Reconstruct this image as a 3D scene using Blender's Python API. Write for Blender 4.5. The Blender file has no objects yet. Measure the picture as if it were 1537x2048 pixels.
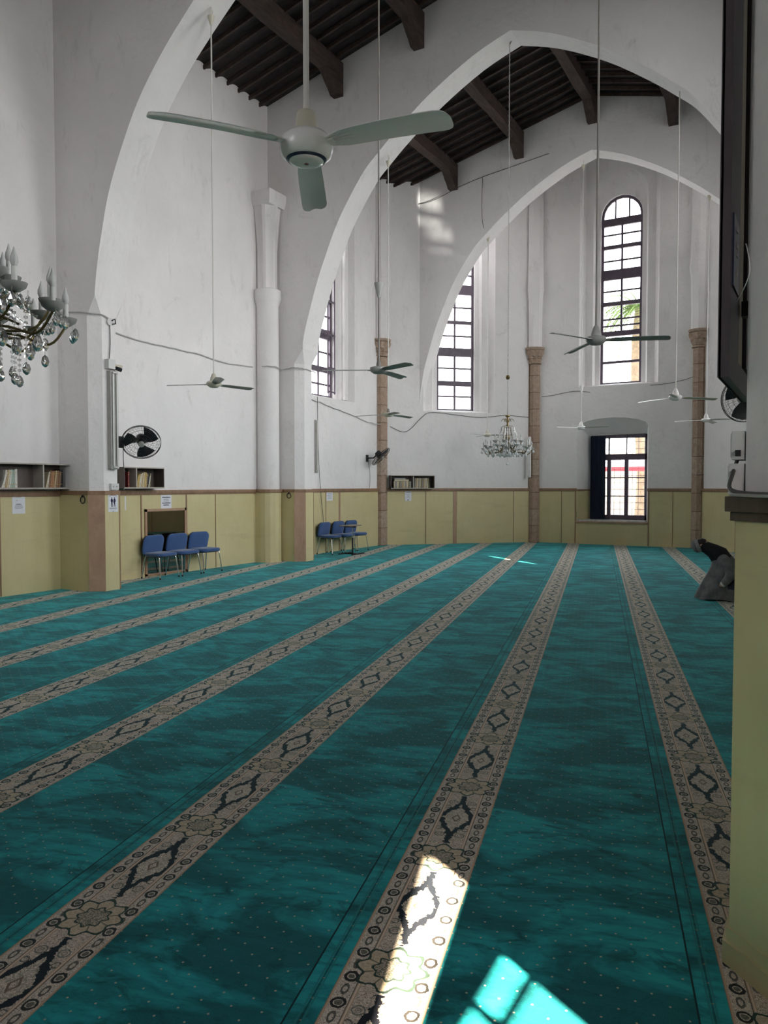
import bpy, math, random
from mathutils import Vector, Matrix
from mathutils.geometry import tessellate_polygon
R=random.Random(7)
PI=math.pi
S=bpy.context.scene
COL=S.collection
rad=math.radians
# ------------------------------------------------------------------ materials
class E:
    """math-node expression"""
    def __init__(s,nt,sk): s.nt=nt; s.sk=sk
    def _b(s,o,op,rev=False):
        n=s.nt.nodes.new('ShaderNodeMath'); n.operation=op
        a,b=(o,s) if rev else (s,o)
        for i,x in enumerate((a,b)):
            if isinstance(x,E): s.nt.links.new(x.sk,n.inputs[i])
            elif x is not None: n.inputs[i].default_value=x
        return E(s.nt,n.outputs[0])
    def __add__(s,o): return s._b(o,'ADD')
    def __radd__(s,o): return s._b(o,'ADD')
    def __sub__(s,o): return s._b(o,'SUBTRACT')
    def __rsub__(s,o): return s._b(o,'SUBTRACT',True)
    def __mul__(s,o): return s._b(o,'MULTIPLY')
    def __rmul__(s,o): return s._b(o,'MULTIPLY')
    def __truediv__(s,o): return s._b(o,'DIVIDE')
    def lt(s,o): return s._b(o,'LESS_THAN')
    def gt(s,o): return s._b(o,'GREATER_THAN')
    def mn(s,o): return s._b(o,'MINIMUM')
    def mx(s,o): return s._b(o,'MAXIMUM')
    def pw(s,o): return s._b(o,'POWER')
    def at2(s,o): return s._b(o,'ARCTAN2')
    def abs(s): return s._b(None,'ABSOLUTE')
    def fr(s): return s._b(None,'FRACT')
    def cos(s): return s._b(None,'COSINE')
    def sq(s): return s._b(None,'SQRT')
    def btw(s,a,b): return s.gt(a)*s.lt(b)
def new_mat(name):
    m=bpy.data.materials.new(name); m.use_nodes=True
    nt=m.node_tree; b=nt.nodes['Principled BSDF']
    return m,nt,b
def N(nt,t,**k):
    n=nt.nodes.new(t)
    for a,v in k.items():
        if a in n.inputs: n.inputs[a].default_value=v
        else: setattr(n,a,v)
    return n
def noise(nt,vec,scale,detail=3,rough=.5,dist=0):
    n=N(nt,'ShaderNodeTexNoise'); n.inputs['Scale'].default_value=scale; n.inputs['Detail'].default_value=detail
    n.inputs['Roughness'].default_value=rough; n.inputs['Distortion'].default_value=dist
    if vec is not None: nt.links.new(vec,n.inputs['Vector'])
    return E(nt,n.outputs[0])
def mixc(nt,fac,a,b):
    n=nt.nodes.new('ShaderNodeMix'); n.data_type='RGBA'
    L=nt.links
    if isinstance(fac,E): L.new(fac.sk,n.inputs[0])
    else: n.inputs[0].default_value=fac
    for x,i in ((a,6),(b,7)):
        if isinstance(x,tuple): n.inputs[i].default_value=(*x,1)
        else: L.new(x,n.inputs[i])
    return n.outputs[2]
def ramp(nt,e,a,b):
    n=nt.nodes.new('ShaderNodeMapRange'); n.clamp=True
    nt.links.new(e.sk,n.inputs[0]); n.inputs[1].default_value=a; n.inputs[2].default_value=b
    return E(nt,n.outputs[0])
def bump(nt,b,h,strength=.3,dist=.01):
    n=nt.nodes.new('ShaderNodeBump'); n.inputs['Strength'].default_value=strength; n.inputs['Distance'].default_value=dist
    nt.links.new(h.sk,n.inputs['Height']); nt.links.new(n.outputs[0],b.inputs['Normal'])
def objvec(nt,scale=None,world=False):
    if world:
        g=nt.nodes.new('ShaderNodeNewGeometry').outputs['Position']
    else: g=nt.nodes.new('ShaderNodeTexCoord').outputs['Object']
    if scale:
        m=nt.nodes.new('ShaderNodeMapping'); m.inputs['Scale'].default_value=scale
        nt.links.new(g,m.inputs['Vector']); return m.outputs[0]
    return g
def sep(nt,v):
    n=nt.nodes.new('ShaderNodeSeparateXYZ'); nt.links.new(v,n.inputs[0])
    return [E(nt,o) for o in n.outputs]
def simple(name,col,rough=.6,metal=0,spec=.5,var=.0,vs=8,bmp=0,bs=40,trans=0,scale=None):
    m,nt,b=new_mat(name)
    b.inputs['Roughness'].default_value=rough; b.inputs['Metallic'].default_value=metal
    b.inputs['Specular IOR Level'].default_value=spec
    b.inputs['Transmission Weight'].default_value=trans
    if var:
        v=objvec(nt,scale)
        n=noise(nt,v,vs,4,.6)
        c=mixc(nt,ramp(nt,n,.3,.7),tuple(max(0,x*(1-var)) for x in col),tuple(min(1,x*(1+var)) for x in col))
        nt.links.new(c,b.inputs['Base Color'])
    else: b.inputs['Base Color'].default_value=(*col,1)
    if bmp: bump(nt,b,noise(nt,objvec(nt,scale),bs,4),bmp)
    return m
def plaster():
    m,nt,b=new_mat('white_plaster')
    v=objvec(nt,world=True)
    big=noise(nt,v,.55,5,.6,.4); st=noise(nt,v,1.6,8,.72,.6); fine=noise(nt,v,22,5,.6)
    c=mixc(nt,ramp(nt,big,.35,.7),(.84,.81,.80),(.76,.73,.725))
    vz=objvec(nt,(1,1,.35),True); drip=noise(nt,vz,3.2,7,.75,.5)
    c=mixc(nt,ramp(nt,drip,.56,.76)*.38,c,(.45,.42,.38))
    c=mixc(nt,ramp(nt,st,.62,.78)*.5,c,(.36,.33,.29))
    nt.links.new(c,b.inputs['Base Color'])
    b.inputs['Roughness'].default_value=.9; b.inputs['Specular IOR Level'].default_value=.1
    h=noise(nt,v,1.8,3)*1.0+noise(nt,v,9,4)*.35+fine*.08
    bump(nt,b,h,.5,.05)
    return m
def dado():
    m,nt,b=new_mat('yellow_painted_board')
    v=objvec(nt,world=True)
    n=noise(nt,v,1.1,5,.6); f=noise(nt,objvec(nt,(1,1,.12),True),14,4,.6)
    c=mixc(nt,ramp(nt,n,.3,.7),(.57,.49,.265),(.65,.565,.325))
    c=mixc(nt,ramp(nt,f,.5,.75)*.25,c,(.50,.42,.21))
    low=noise(nt,objvec(nt,(.4,.4,1.6),True),2.5,6,.65)
    c=mixc(nt,ramp(nt,low,.58,.75)*.35,c,(.40,.33,.18))
    nt.links.new(c,b.inputs['Base Color']); b.inputs['Roughness'].default_value=.42; b.inputs['Specular IOR Level'].default_value=.35
    bump(nt,b,f,.15,.01); return m
def wood(name,c1,c2,rough=.5,sc=(1,1,.15),ns=12,bm=.3):
    m,nt,b=new_mat(name)
    v=objvec(nt,sc)
    n=noise(nt,v,ns,6,.65,1.2)
    c=mixc(nt,ramp(nt,n,.3,.72),c1,c2)
    c=mixc(nt,ramp(nt,noise(nt,objvec(nt),2.2,5,.7),.55,.75)*.5,c,tuple(x*.55 for x in c1))
    nt.links.new(c,b.inputs['Base Color']); b.inputs['Roughness'].default_value=rough
    bump(nt,b,n,bm,.01); return m
def stone():
    m,nt,b=new_mat('weathered_sandstone')
    v=objvec(nt,world=True); x,y,z=sep(nt,v)
    k=(z/.52).fr(); joint=k.lt(.035)
    blk=N(nt,'ShaderNodeTexWhiteNoise'); blk.noise_dimensions='1D'
    fl=(z/.52)-k; nt.links.new(fl.sk,blk.inputs['W'])
    n=noise(nt,v,9,7,.7,.5); n2=noise(nt,v,35,5,.7)
    c=mixc(nt,ramp(nt,n,.3,.7),(.34,.25,.19),(.56,.45,.355))
    c=mixc(nt,E(nt,blk.outputs[0])*.5,c,(.36,.22,.16))
    c=mixc(nt,ramp(nt,n2,.52,.7)*.75,c,(.17,.11,.08))
    c=mixc(nt,joint*.8,c,(.20,.12,.09))
    nt.links.new(c,b.inputs['Base Color']); b.inputs['Roughness'].default_value=.9
    b.inputs['Specular IOR Level'].default_value=.2
    bump(nt,b,n*1.0+n2*.5-joint*.9,.8,.02); return m
def carpet():
    m,nt,b=new_mat('teal_prayer_carpet')
    v=objvec(nt); X,Y,Z=sep(nt,v)
    u=X-.11; W=.35
    jag=noise(nt,v,24,4,.7)-.5; jag2=noise(nt,v,90,3,.6)-.5
    lace=noise(nt,v,75,2,.5,2.2); lace2=noise(nt,v,42,2,.5,2.5)
    beige=(.85,.71,.60); beige2=(.58,.47,.38); olive=(.25,.235,.165); tan=(.58,.39,.27); dark=(.010,.007,.014); dgreen=(.035,.055,.04)
    cx=(u-W/2).abs(); e=(u.mn(W-u)) 
    ph=(Y/.9).fr()
    dd=(ph-.5).abs()*.9; rd=.45-dd
    lv=((lace-.5).abs()).lt(.035)
    # centre field
    c=mixc(nt,ramp(nt,lace2,.40,.60),beige2,beige)
    c=mixc(nt,lv*.75,c,(.07,.055,.04))
    D=cx/.092+dd/.20+jag*.85
    sc1=(((cx-.052)*(cx-.052)+(dd-.205)*(dd-.205)).sq()+jag2*.012)
    c=mixc(nt,sc1.btw(.020,.026)*.8,c,(.10,.11,.09)); c=mixc(nt,sc1.btw(.008,.012)*.7,c,(.12,.10,.08))
    sc2=(((cx-.070)*(cx-.070)+(dd-.135)*(dd-.135)).sq()+jag2*.014); c=mixc(nt,sc2.btw(.012,.019)*.8,c,(.05,.045,.045))
    inner=D.lt(.84)
    c2=mixc(nt,ramp(nt,lace,.42,.58),olive,beige)
    c=mixc(nt,inner*.8,c,c2)
    c=mixc(nt,D.btw(.82,1.19),c,dark)
    c=mixc(nt,(cx.lt(jag*.09+.015))*(dd.btw(.185,.30)),c,dark)
    Dc=cx/.026+dd/.05; c=mixc(nt,Dc.btw(.6,1.0)*.8,c,(.14,.06,.045))
    # borders
    pb=((Y/.15).fr()-.5)*.15; eb=(e-.043)
    rr=(pb*pb+eb*eb*1.3).sq()+jag*.026
    alt=((Y/.30).fr()).gt(.5)
    bord=mixc(nt,ramp(nt,lace2,.42,.58)*.5,(.82,.70,.60),(.60,.51,.41))
    bord=mixc(nt,rr.btw(.019,.031),bord,(.025,.018,.016))
    bord=mixc(nt,rr.lt(.014)*.85,bord,(.085,.085,.06))
    p2=((Y/.15+.5).fr()-.5)*.15; r2=((p2*p2*.5+eb*eb*2.2).sq()+jag2*.012)
    bord=mixc(nt,r2.btw(.012,.022)*.85,bord,(.05,.04,.035))
    bord=mixc(nt,lv*.75,bord,(.04,.03,.025))
    isb=e.lt(.078); c=mixc(nt,isb,c,bord)
    c=mixc(nt,e.btw(.078,.092),c,tan); c=mixc(nt,((e-.085).abs()).lt(.0022)*.8,c,beige)
    c=mixc(nt,e.btw(.075,.079)*.8,c,(.05,.035,.03))
    # rosette overlaps borders
    yr=(ph-.5); ys=((Y/.9+.5).fr()-.5)*.9; xr=u-W/2
    ang=ys.at2(xr); r=(xr*xr+ys*ys).sq()
    Rr=((ang*8).cos()*.12+1)*.128; q=r/Rr+jag*.22
    ros=mixc(nt,ramp(nt,lace2,.4,.6),(.50,.385,.26),(.66,.53,.39))
    ros=mixc(nt,(((ang*4).cos()).abs().lt(.16))*q.gt(.5)*.7,ros,dgreen)
    ros=mixc(nt,q.lt(.52)*.8,ros,mixc(nt,ramp(nt,lace,.42,.58),dgreen,beige2))
    ros=mixc(nt,q.btw(.90,1.0),ros,dgreen); ros=mixc(nt,q.btw(.47,.54),ros,dgreen)
    c=mixc(nt,q.lt(1.0),c,ros)
    c=mixc(nt,e.lt(.011),c,tan); c=mixc(nt,e.lt(.003)*.6,c,(.15,.09,.06))
    # teal pile
    va=objvec(nt,(1.0,1.9,1)); 
    br=noise(nt,va,1.5,6,.62,.8); br2=noise(nt,va,5.5,5,.65,.9); fib=noise(nt,v,260,2,.6)
    mid=noise(nt,objvec(nt,(.5,3.2,1)),7,4,.6)
    t=mixc(nt,ramp(nt,br,.42,.58),(.006,.11,.13),(.018,.38,.42))
    t=mixc(nt,ramp(nt,br2,.52,.68)*.85,t,(.003,.034,.042))
    t=mixc(nt,ramp(nt,mid,.48,.68)*.45,t,(.004,.050,.058))
    t=mixc(nt,ramp(nt,fib,.35,.65)*.30,t,(.02,.30,.31))
    P=.115
    def dots(ox,oy):
        a=((X/P+ox).fr()-.5)*P; c_=((Y/P+oy).fr()-.5)*P
        return (a*a+c_*c_).sq().lt(.0045)
    dt=dots(0,0).mx(dots(.5,.5))
    t=mixc(nt,dt*.85,t,(.50,.46,.34))
    t=mixc(nt,X.lt(.007),t,(.002,.018,.022))
    t=mixc(nt,((X-.045).abs()).lt(.004)*.8,t,(.02,.20,.21))
    t=mixc(nt,((X-.066).abs()).lt(.004)*.8,t,(.02,.20,.21))
    t=mixc(nt,((X-.056).abs()).lt(.004)*.7,t,(.003,.03,.035))
    ins=u.btw(0,W)
    c=mixc(nt,fib.lt(.42)*.1,c,(.16,.12,.10))
    out=mixc(nt,ins,t,c)
    nt.links.new(out,b.inputs['Base Color'])
    b.inputs['Roughness'].default_value=.85; b.inputs['Specular IOR Level'].default_value=.12
    b.inputs['Sheen Weight'].default_value=.25; b.inputs['Sheen Roughness'].default_value=.4
    b.inputs['Sheen Tint'].default_value=(.35,.85,.9,1)
    bump(nt,b,fib*.5+br2*.6-X.lt(.008)*.8,.5,.006)
    return m
def glass(name='window_glass',dirty=.0):
    m,nt,b=new_mat(name)
    out=nt.nodes['Material Output']
    t=N(nt,'ShaderNodeBsdfTransparent'); t.inputs[0].default_value=(.95,.97,.97,1)
    g=N(nt,'ShaderNodeBsdfGlossy'); g.inputs['Roughness'].default_value=.03
    f=N(nt,'ShaderNodeFresnel'); f.inputs[0].default_value=1.45
    mx=N(nt,'ShaderNodeMixShader'); nt.links.new(f.outputs[0],mx.inputs[0]); nt.links.new(t.outputs[0],mx.inputs[1]); nt.links.new(g.outputs[0],mx.inputs[2])
    nt.links.new(mx.outputs[0],out.inputs[0]); return m
def wovenblue():
    m,nt,b=new_mat('blue_woven_fabric')
    v=objvec(nt); n=noise(nt,v,160,3,.6); n2=noise(nt,v,9,4,.6)
    c=mixc(nt,ramp(nt,n,.35,.65),(.022,.065,.19),(.045,.115,.30))
    c=mixc(nt,ramp(nt,n2,.5,.75)*.3,c,(.015,.04,.12))
    nt.links.new(c,b.inputs['Base Color']); b.inputs['Roughness'].default_value=.85; b.inputs['Sheen Weight'].default_value=.3
    bump(nt,b,n,.4,.003); return m
M_PL=plaster(); M_DA=dado(); M_ST=stone(); M_CA=carpet(); M_GL=glass(); M_BL=wovenblue()
M_TRIM=wood('brown_trim_wood',(.22,.125,.07),(.36,.215,.13),.45)
M_TRIM2=wood('pale_brown_board',(.36,.215,.135),(.47,.30,.20),.5,(1,1,.4),5)
M_DKTRIM=wood('dark_brown_painted_wood',(.062,.042,.028),(.105,.072,.045),.5)
M_ROOF=wood('blackened_roof_board',(.004,.003,.004),(.048,.033,.033),.7,(.3,1,1),6,.8)
M_BEAM=wood('sooty_timber',(.022,.014,.011),(.085,.052,.042),.8,(1,.2,1),7,.6)
M_WFR=simple('dark_mauve_window_paint',(.115,.085,.115),.5,var=.2,vs=6)
M_WHT=simple('white_enamel',(.86,.83,.81),.20,var=.04,vs=4)
M_CRM=simple('cream_enamel',(.62,.58,.47),.35,var=.06,vs=5)
M_GRB=simple('grey_enamel_blade',(.36,.36,.34),.35,var=.10,vs=5)
M_BLK=simple('black_plastic',(.012,.012,.015),.38,var=.1)
M_BLKR=simple('black_rubber',(.01,.01,.01),.8)
M_CHR=simple('chrome',(.72,.72,.72),.18,metal=1)
M_WIRE=simple('black_wire',(.015,.015,.016),.35,metal=.3)
M_ROD=simple('white_painted_rod',(.66,.64,.60),.4,var=.08,vs=3)
M_DROD=simple('dull_grey_rod',(.20,.18,.16),.45,var=.12,vs=3)
M_CAB=simple('grey_cable_sheath',(.42,.41,.40),.6,var=.15,vs=10)
M_DCAB=simple('dark_cable',(.09,.085,.08),.6)
M_BRS=simple('aged_brass',(.20,.15,.065),.35,metal=.85,var=.3,vs=12)
M_BRW=simple('white_glass_dish',(.55,.55,.52),.1,var=.05,trans=.3)
M_BULB=simple('frosted_bulb_glass',(.78,.78,.76),.25,trans=.25)
M_CND=simple('white_candle_sleeve',(.72,.71,.68),.4)
m,nt,b=new_mat('cut_crystal'); b.inputs['Base Color'].default_value=(1,1,1,1); b.inputs['Roughness'].default_value=.04; b.inputs['Transmission Weight'].default_value=.22; b.inputs['IOR'].default_value=1.8; b.inputs['Specular IOR Level'].default_value=.9; M_XTL=m
M_SHELF=wood('grey_brown_shelf_board',(.075,.055,.048),(.13,.10,.085),.5)
M_SHE=simple('pale_shelf_edge',(.42,.38,.33),.5,var=.1)
M_PAP=simple('white_paper',(.74,.74,.78),.8,var=.03,vs=20)
M_INK=simple('black_ink',(.03,.03,.05),.8)
M_INKG=simple('grey_ink',(.30,.30,.36),.8)
M_INKN=simple('navy_ink',(.015,.01,.06),.8)
M_INKR=simple('dark_red_ink',(.22,.02,.03),.7)
M_MIR=simple('mirror_silver',(.30,.265,.23),.03,metal=1)
M_CUR=simple('dark_navy_cloth',(.016,.026,.055),.8,var=.25,vs=30,scale=(1,1,.05))
M_PLG=simple('off_white_plastic',(.62,.61,.60),.45,var=.04)
M_TUBE=simple('fluorescent_tube_glass',(.75,.74,.70),.25)
M_LGR=simple('grey_fixture_paint',(.36,.35,.33),.45,var=.15,vs=6)
M_PAGE=simple('book_pages',(.60,.54,.42),.85,var=.12,vs=60)
M_NAVY=simple('navy_ring_paint',(.02,.025,.06),.3)
M_RED=simple('red_badge',(.20,.015,.02),.4)
M_CASE=simple('dark_display_case',(.055,.043,.050),.45,var=.15,vs=6)
M_CREAMP=simple('beige_back_panel',(.52,.47,.36),.6,var=.1)
M_GND=simple('pale_paving',(.42,.40,.37),.9,var=.2,vs=.7,bmp=.3,bs=12)
M_BLD=simple('sandstone_facade',(.52,.42,.32),.9,var=.15,vs=.8,bmp=.3,bs=6)
M_AWN=simple('red_awning_cloth',(.55,.05,.06),.8)
M_AWW=simple('white_awning_cloth',(.75,.73,.72),.8)
M_PALM=simple('palm_leaf',(.16,.24,.06),.55,var=.35,vs=3)
M_BARK=simple('palm_bark',(.20,.14,.09),.9,var=.3,vs=9,bmp=.6)
M_JKT=simple('charcoal_jacket_cloth',(.13,.14,.142),.75,var=.45,vs=7,bmp=.5,bs=14)
M_SKIN=simple('skin',(.50,.30,.21),.5,var=.08,vs=6)
M_TROU=simple('navy_trouser_cloth',(.018,.02,.04),.85,var=.2,vs=9)
M_CAPM=simple('grey_knitted_cap',(.16,.165,.17),.9,var=.3,vs=60,bmp=.5,bs=90)
M_CAPS=simple('light_grey_knit_band',(.42,.42,.43),.9,var=.2,vs=60,bmp=.5,bs=90)
M_SCF=simple('black_scarf_knit',(.008,.008,.012),.9,var=.3,vs=20,bmp=.4)
M_HAIR=simple('dark_hair',(.02,.015,.012),.6,var=.3,vs=60)
m,nt,b=new_mat('clear_crystal'); b.inputs['Base Color'].default_value=(1,1,1,1); b.inputs['Roughness'].default_value=.0; b.inputs['Transmission Weight'].default_value=.9; b.inputs['IOR'].default_value=1.65; b.inputs['Specular IOR Level'].default_value=.8; M_XTC=m
# ------------------------------------------------------------------ mesh builder
class MB:
    def __init__(s): s.v=[]; s.f=[]; s.m=[]
    def add(s,vs,fs,mi=0,mat=None):
        o=len(s.v)
        for p in vs:
            p=Vector(p); 
            if mat is not None: p=mat@p
            s.v.append(p)
        for f in fs: s.f.append([i+o for i in f]); s.m.append(mi)
        return s
    def box(s,x0,x1,y0,y1,z0,z1,mi=0,mat=None):
        vs=[(x,y,z) for z in (z0,z1) for y in (y0,y1) for x in (x0,x1)]
        return s.add(vs,[(0,2,3,1),(4,5,7,6),(0,1,5,4),(2,6,7,3),(0,4,6,2),(1,3,7,5)],mi,mat)
    def loft(s,rings,mi=0,cap=True,closed=True,mat=None):
        n=len(rings[0]); vs=[p for r in rings for p in r]; fs=[]
        for k in range(len(rings)-1):
            for i in range(n if closed else n-1):
                a=k*n+i; b_=k*n+(i+1)%n; fs.append((a,b_,b_+n,a+n))
        if cap: fs.append(tuple(range(n-1,-1,-1))); fs.append(tuple(range((len(rings)-1)*n,len(rings)*n)))
        return s.add(vs,fs,mi,mat)
    def tube(s,pts,r,n=8,mi=0,cap=True,mat=None):
        pts=[Vector(p) for p in pts]
        rs=r if isinstance(r,(list,tuple)) else [r]*len(pts)
        rings=[]; up=None
        for i,p in enumerate(pts):
            d=(pts[min(i+1,len(pts)-1)]-pts[max(i-1,0)]).normalized()
            if up is None: up=Vector((0,0,1)) if abs(d.z)<.9 else Vector((1,0,0))
            a=d.cross(up)
            if a.length<1e-4: a=d.cross(Vector((.3,.9,.2)))
            a.normalize(); b_=a.cross(d).normalized(); up=b_
            rings.append([p+(a*math.cos(2*PI*k/n)+b_*math.sin(2*PI*k/n))*rs[i] for k in range(n)])
        return s.loft(rings,mi,cap,mat=mat)
    def lathe(s,prof,n=24,c=(0,0,0),mi=0,mat=None):
        c=Vector(c)
        rings=[[c+Vector((r*math.cos(2*PI*k/n),r*math.sin(2*PI*k/n),z)) for k in range(n)] for r,z in prof]
        return s.loft(rings,mi,True,mat=mat)
    def prism(s,poly,z0,z1,mi=0,mat=None):
        return s.loft([[(x,y,z0) for x,y in poly],[(x,y,z1) for x,y in poly]],mi,True,mat=mat)
    def sphere(s,c,r,n=12,mi=0,sc=(1,1,1),mat=None):
        c=Vector(c); rings=[]
        for i in range(1,n):
            t=PI*i/n
            rings.append([c+Vector((r*sc[0]*math.sin(t)*math.cos(2*PI*k/(2*n)),r*sc[1]*math.sin(t)*math.sin(2*PI*k/(2*n)),-r*sc[2]*math.cos(t))) for k in range(2*n)])
        return s.loft(rings,mi,True,mat=mat)
    def obj(s,name,mats,parent=None,smooth=35,loc=None,rot=None):
        me=bpy.data.meshes.new(name); me.from_pydata([tuple(p) for p in s.v],[],s.f); me.update()
        if not isinstance(mats,(list,tuple)): mats=[mats]
        for m in mats: me.materials.append(m)
        me.polygons.foreach_set('material_index',s.m)
        if smooth:
            me.polygons.foreach_set('use_smooth',[True]*len(me.polygons))
            me.set_sharp_from_angle(angle=rad(smooth))
        o=bpy.data.objects.new(name,me); COL.objects.link(o)
        if parent: o.parent=parent
        if loc: o.location=loc
        if rot: o.rotation_euler=rot
        return o
def thing(name,label,cat,loc=(0,0,0),rz=0,group=None,rot=None):
    o=bpy.data.objects.new(name,None); COL.objects.link(o); o.empty_display_size=.1
    o.location=loc; o.rotation_euler=rot or (0,0,rz); o['label']=label; o['category']=cat
    if group: o['group']=group
    return o
def tag(o,label,cat,group=None,kind=None):
    o['label']=label; o['category']=cat
    if group: o['group']=group
    if kind: o['kind']=kind
    return o
def struct(o,label=None):
    o['kind']='structure'
    if label: o['label']=label
    return o
def dup(o,parent=None):
    c=o.copy(); COL.objects.link(c); c.parent=parent
    for ch in list(o.children): dup(ch,c)
    return c
def curve_pts(pts,n=6):
    """catmull-rom"""
    P=[Vector(p) for p in pts]; out=[]
    for i in range(len(P)-1):
        a=P[max(i-1,0)];b_=P[i];c=P[i+1];d=P[min(i+2,len(P)-1)]
        for k in range(n):
            t=k/n; out.append(.5*((2*b_)+(c-a)*t+(2*a-5*b_+4*c-d)*t*t+(3*b_-a-3*c+d)*t**3))
    out.append(P[-1]); return out
# ------------------------------------------------------------------ plan
XL,XR,YB=-11.45,.65,-4.0
P1=Vector((-11.45,19.95));P2=Vector((-7.85,23.42));P3=Vector((-3.0,23.42));P4=Vector((.65,19.95))
CX=-5.44
def roofz(x): return 10.58+.25*(x+11.5) if x<CX else 10.58+.25*(CX+11.5)-.25*(x-CX)
PILL=[(2.88,3.5),(8.80,9.40),(14.62,15.24)]
# ------------------------------------------------------------------ slabs / walls
def wall(name,P,U,Nn,outer,holes=(),t=.6,mat=None,label=None,front=True):
    """outer: 2d loop (u,z). holes: list of ring lists [(loop,depth),...]; Nn points away from the room"""
    P=Vector((P[0],P[1],0));U=Vector((U[0],U[1],0)).normalized();Nn=Vector((Nn[0],Nn[1],0)).normalized()
    mb=MB()
    def w(p,d): return P+U*p[0]+Vector((0,0,p[1]))+Nn*d
    def sheet(loops,d):
        flat=[p for l in loops for p in l]
        tr=tessellate_polygon([[Vector((p[0],p[1],0)) for p in l] for l in loops])
        mb.add([w(p,d) for p in flat],[tuple(x) for x in tr])
    sheet([outer]+[h[0][0] for h in holes],0)
    sheet([outer]+[h[-1][0] for h in holes],t)
    mb.loft([[w(p,0) for p in outer],[w(p,t) for p in outer]],cap=False)
    for h in holes:
        rings=[[w(p,d) for p in l] for l,d in h]
        if h[-1][1]<t: rings.append([w(p,t) for p in h[-1][0]])
        mb.loft(rings,cap=False)
    o=mb.obj(name,mat or M_PL,smooth=20)
    return struct(o,label)
def lancet(c,hw,z0,zs,n=10,rise=1.0):
    return [(c-hw,z0),(c+hw,z0)]+[(c+hw*math.cos(PI*k/n),zs+hw*rise*math.sin(PI*k/n)) for k in range(n+1)]
def wide_rings(c,z0,hw=1.25):
    return [(lancet(c,hw+.35,z0,9.6),0),(lancet(c,hw,z0+.08,9.3),.34)]
def lancet_rings(c,z0,dz=0):
    return [(lancet(c,1.16,z0,11.55),0),(lancet(c,1.02,z0+.03,11.4),.20),(lancet(c,.80,z0+.05,10.4),.21),(lancet(c,.74,z0+.06,10.2),.30),(lancet(c,.61,z0+.08,9.87),.34)]
rect=lambda a,b,c,d:[(a,c),(b,c),(b,d),(a,d)]
HT=13.4
# left wall, u=Y
wall('wall_left',(XL,YB),(0,1),(-1,0),rect(0,P1.y-YB,-.3,HT),[lancet_rings(17.35-YB,4.12)])
# apse walls
LB=(P2-P1).length; UB=(P2-P1)/LB; NB=Vector((-UB.y,UB.x))
wall('wall_apse_left',P1,UB,NB,rect(0,LB,-.3,HT),[lancet_rings(2.5,4.03)])
LC=(P3-P2).length; cC=-5.30-P2.x
def dloop(a,b,z0,zs,rise,n=8):
    return [(a,z0),(b,z0)]+[((a+b)/2+(b-a)/2*math.cos(PI*k/n),zs+rise*math.sin(PI*k/n)) for k in range(n+1)]
dr=[(dloop(-6.49-P2.x,-4.39-P2.x,.70,3.55,.27),0),(dloop(-6.35-P2.x,-4.47-P2.x,.72,3.45,.16),.25),(dloop(-6.18-P2.x,-4.50-P2.x,.74,3.26,.02),.5)]
wall('wall_apse_centre',P2,(1,0),(0,1),rect(0,LC,-.3,HT),[lancet_rings(cC,4.78),dr])
LD=(P4-P3).length; UD=(P4-P3)/LD; ND=Vector((-UD.y,UD.x))
wall('wall_apse_right',P3,UD,ND,rect(0,LD,-.3,HT),[lancet_rings(LD/2,4.03)])
# right wall: unseen openings added for daylight, plus a low one for the sun beam
def u_(y): return y-YB
sunr=[([(u_(.98),1.50),(u_(2.02),1.50),(u_(2.02),3.0),(u_(.98),3.0)],0),([(u_(.45),1.30),(u_(2.0),1.30),(u_(2.0),3.75),(u_(.45),3.75)],.5)]
wall('wall_right',(XR,YB),(0,1),(1,0),rect(0,P4.y-YB,-.3,HT),[wide_rings(u_(17.5),3.2),wide_rings(u_(12.0),3.2),wide_rings(u_(6.2),3.2),sunr])
wall('wall_back',(XL-.6,YB),(1,0),(0,-1),rect(0,XR-XL+1.2,-.3,HT),[wide_rings(6.6,3.2,.7)])  # rear opening is added to let daylight in from behind
# floor
mb=MB(); fp=[(XL-.3,YB-.3),(XR+.3,YB-.3),(XR+.3,20.1),(P3.x+.15,23.7),(P2.x-.15,23.7),(XL-.3,20.1)]
mb.prism(fp,-.25,-.012); struct(mb.obj('floor',simple('grey_screed',(.25,.25,.24),.9,var=.2),smooth=0))
# roof
mb=MB()
def roof_patch(x0,x1,y0,y1):
    per=.37; ny=int((y1-y0)/per*8); 
    g=[]; 
    for j in range(ny+1):
        y=y0+(y1-y0)*j/ny; ph=(y/per)%1; dz=.10*(math.sin(PI*ph))**.5
        g.append([(x0+(x1-x0)*i/6, y, roofz(x0+(x1-x0)*i/6)-.02+dz) for i in range(7)])
    vs=[p for r in g for p in r]; fs=[]
    for j in range(ny):
        for i in range(6): a=j*7+i; fs.append((a,a+1,a+8,a+7))
    mb.add(vs,fs)
    vs2=[(x,y,z+.12) for x,y,z in vs]; mb.add(vs2,fs)
for a in ((XL-.1,CX),(CX,XR+.1)): roof_patch(a[0],a[1],YB-.1,20.95)
mb.add([(XL-.2,YB-.2,HT+.02),(XR+.2,YB-.2,HT+.02),(XR+.2,21,HT+.02),(XL-.2,21,HT+.02)],[(0,1,2,3)])
for xa0,xb0 in ((XL-.05,CX),(CX,XR+.05)):
    y=YB+.2
    while y<20.7:
        za0,zb0=roofz(xa0)-.045,roofz(xb0)-.045
        mb.add([(xa0,y-.022,za0),(xb0,y-.022,zb0),(xb0,y+.022,zb0),(xa0,y+.022,za0),(xa0,y-.022,za0+.08),(xb0,y-.022,zb0+.08),(xb0,y+.022,zb0+.08),(xa0,y+.022,za0+.08)],[(0,1,2,3),(0,4,5,1),(3,2,6,7),(4,7,6,5)],1)
        y+=.37
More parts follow.
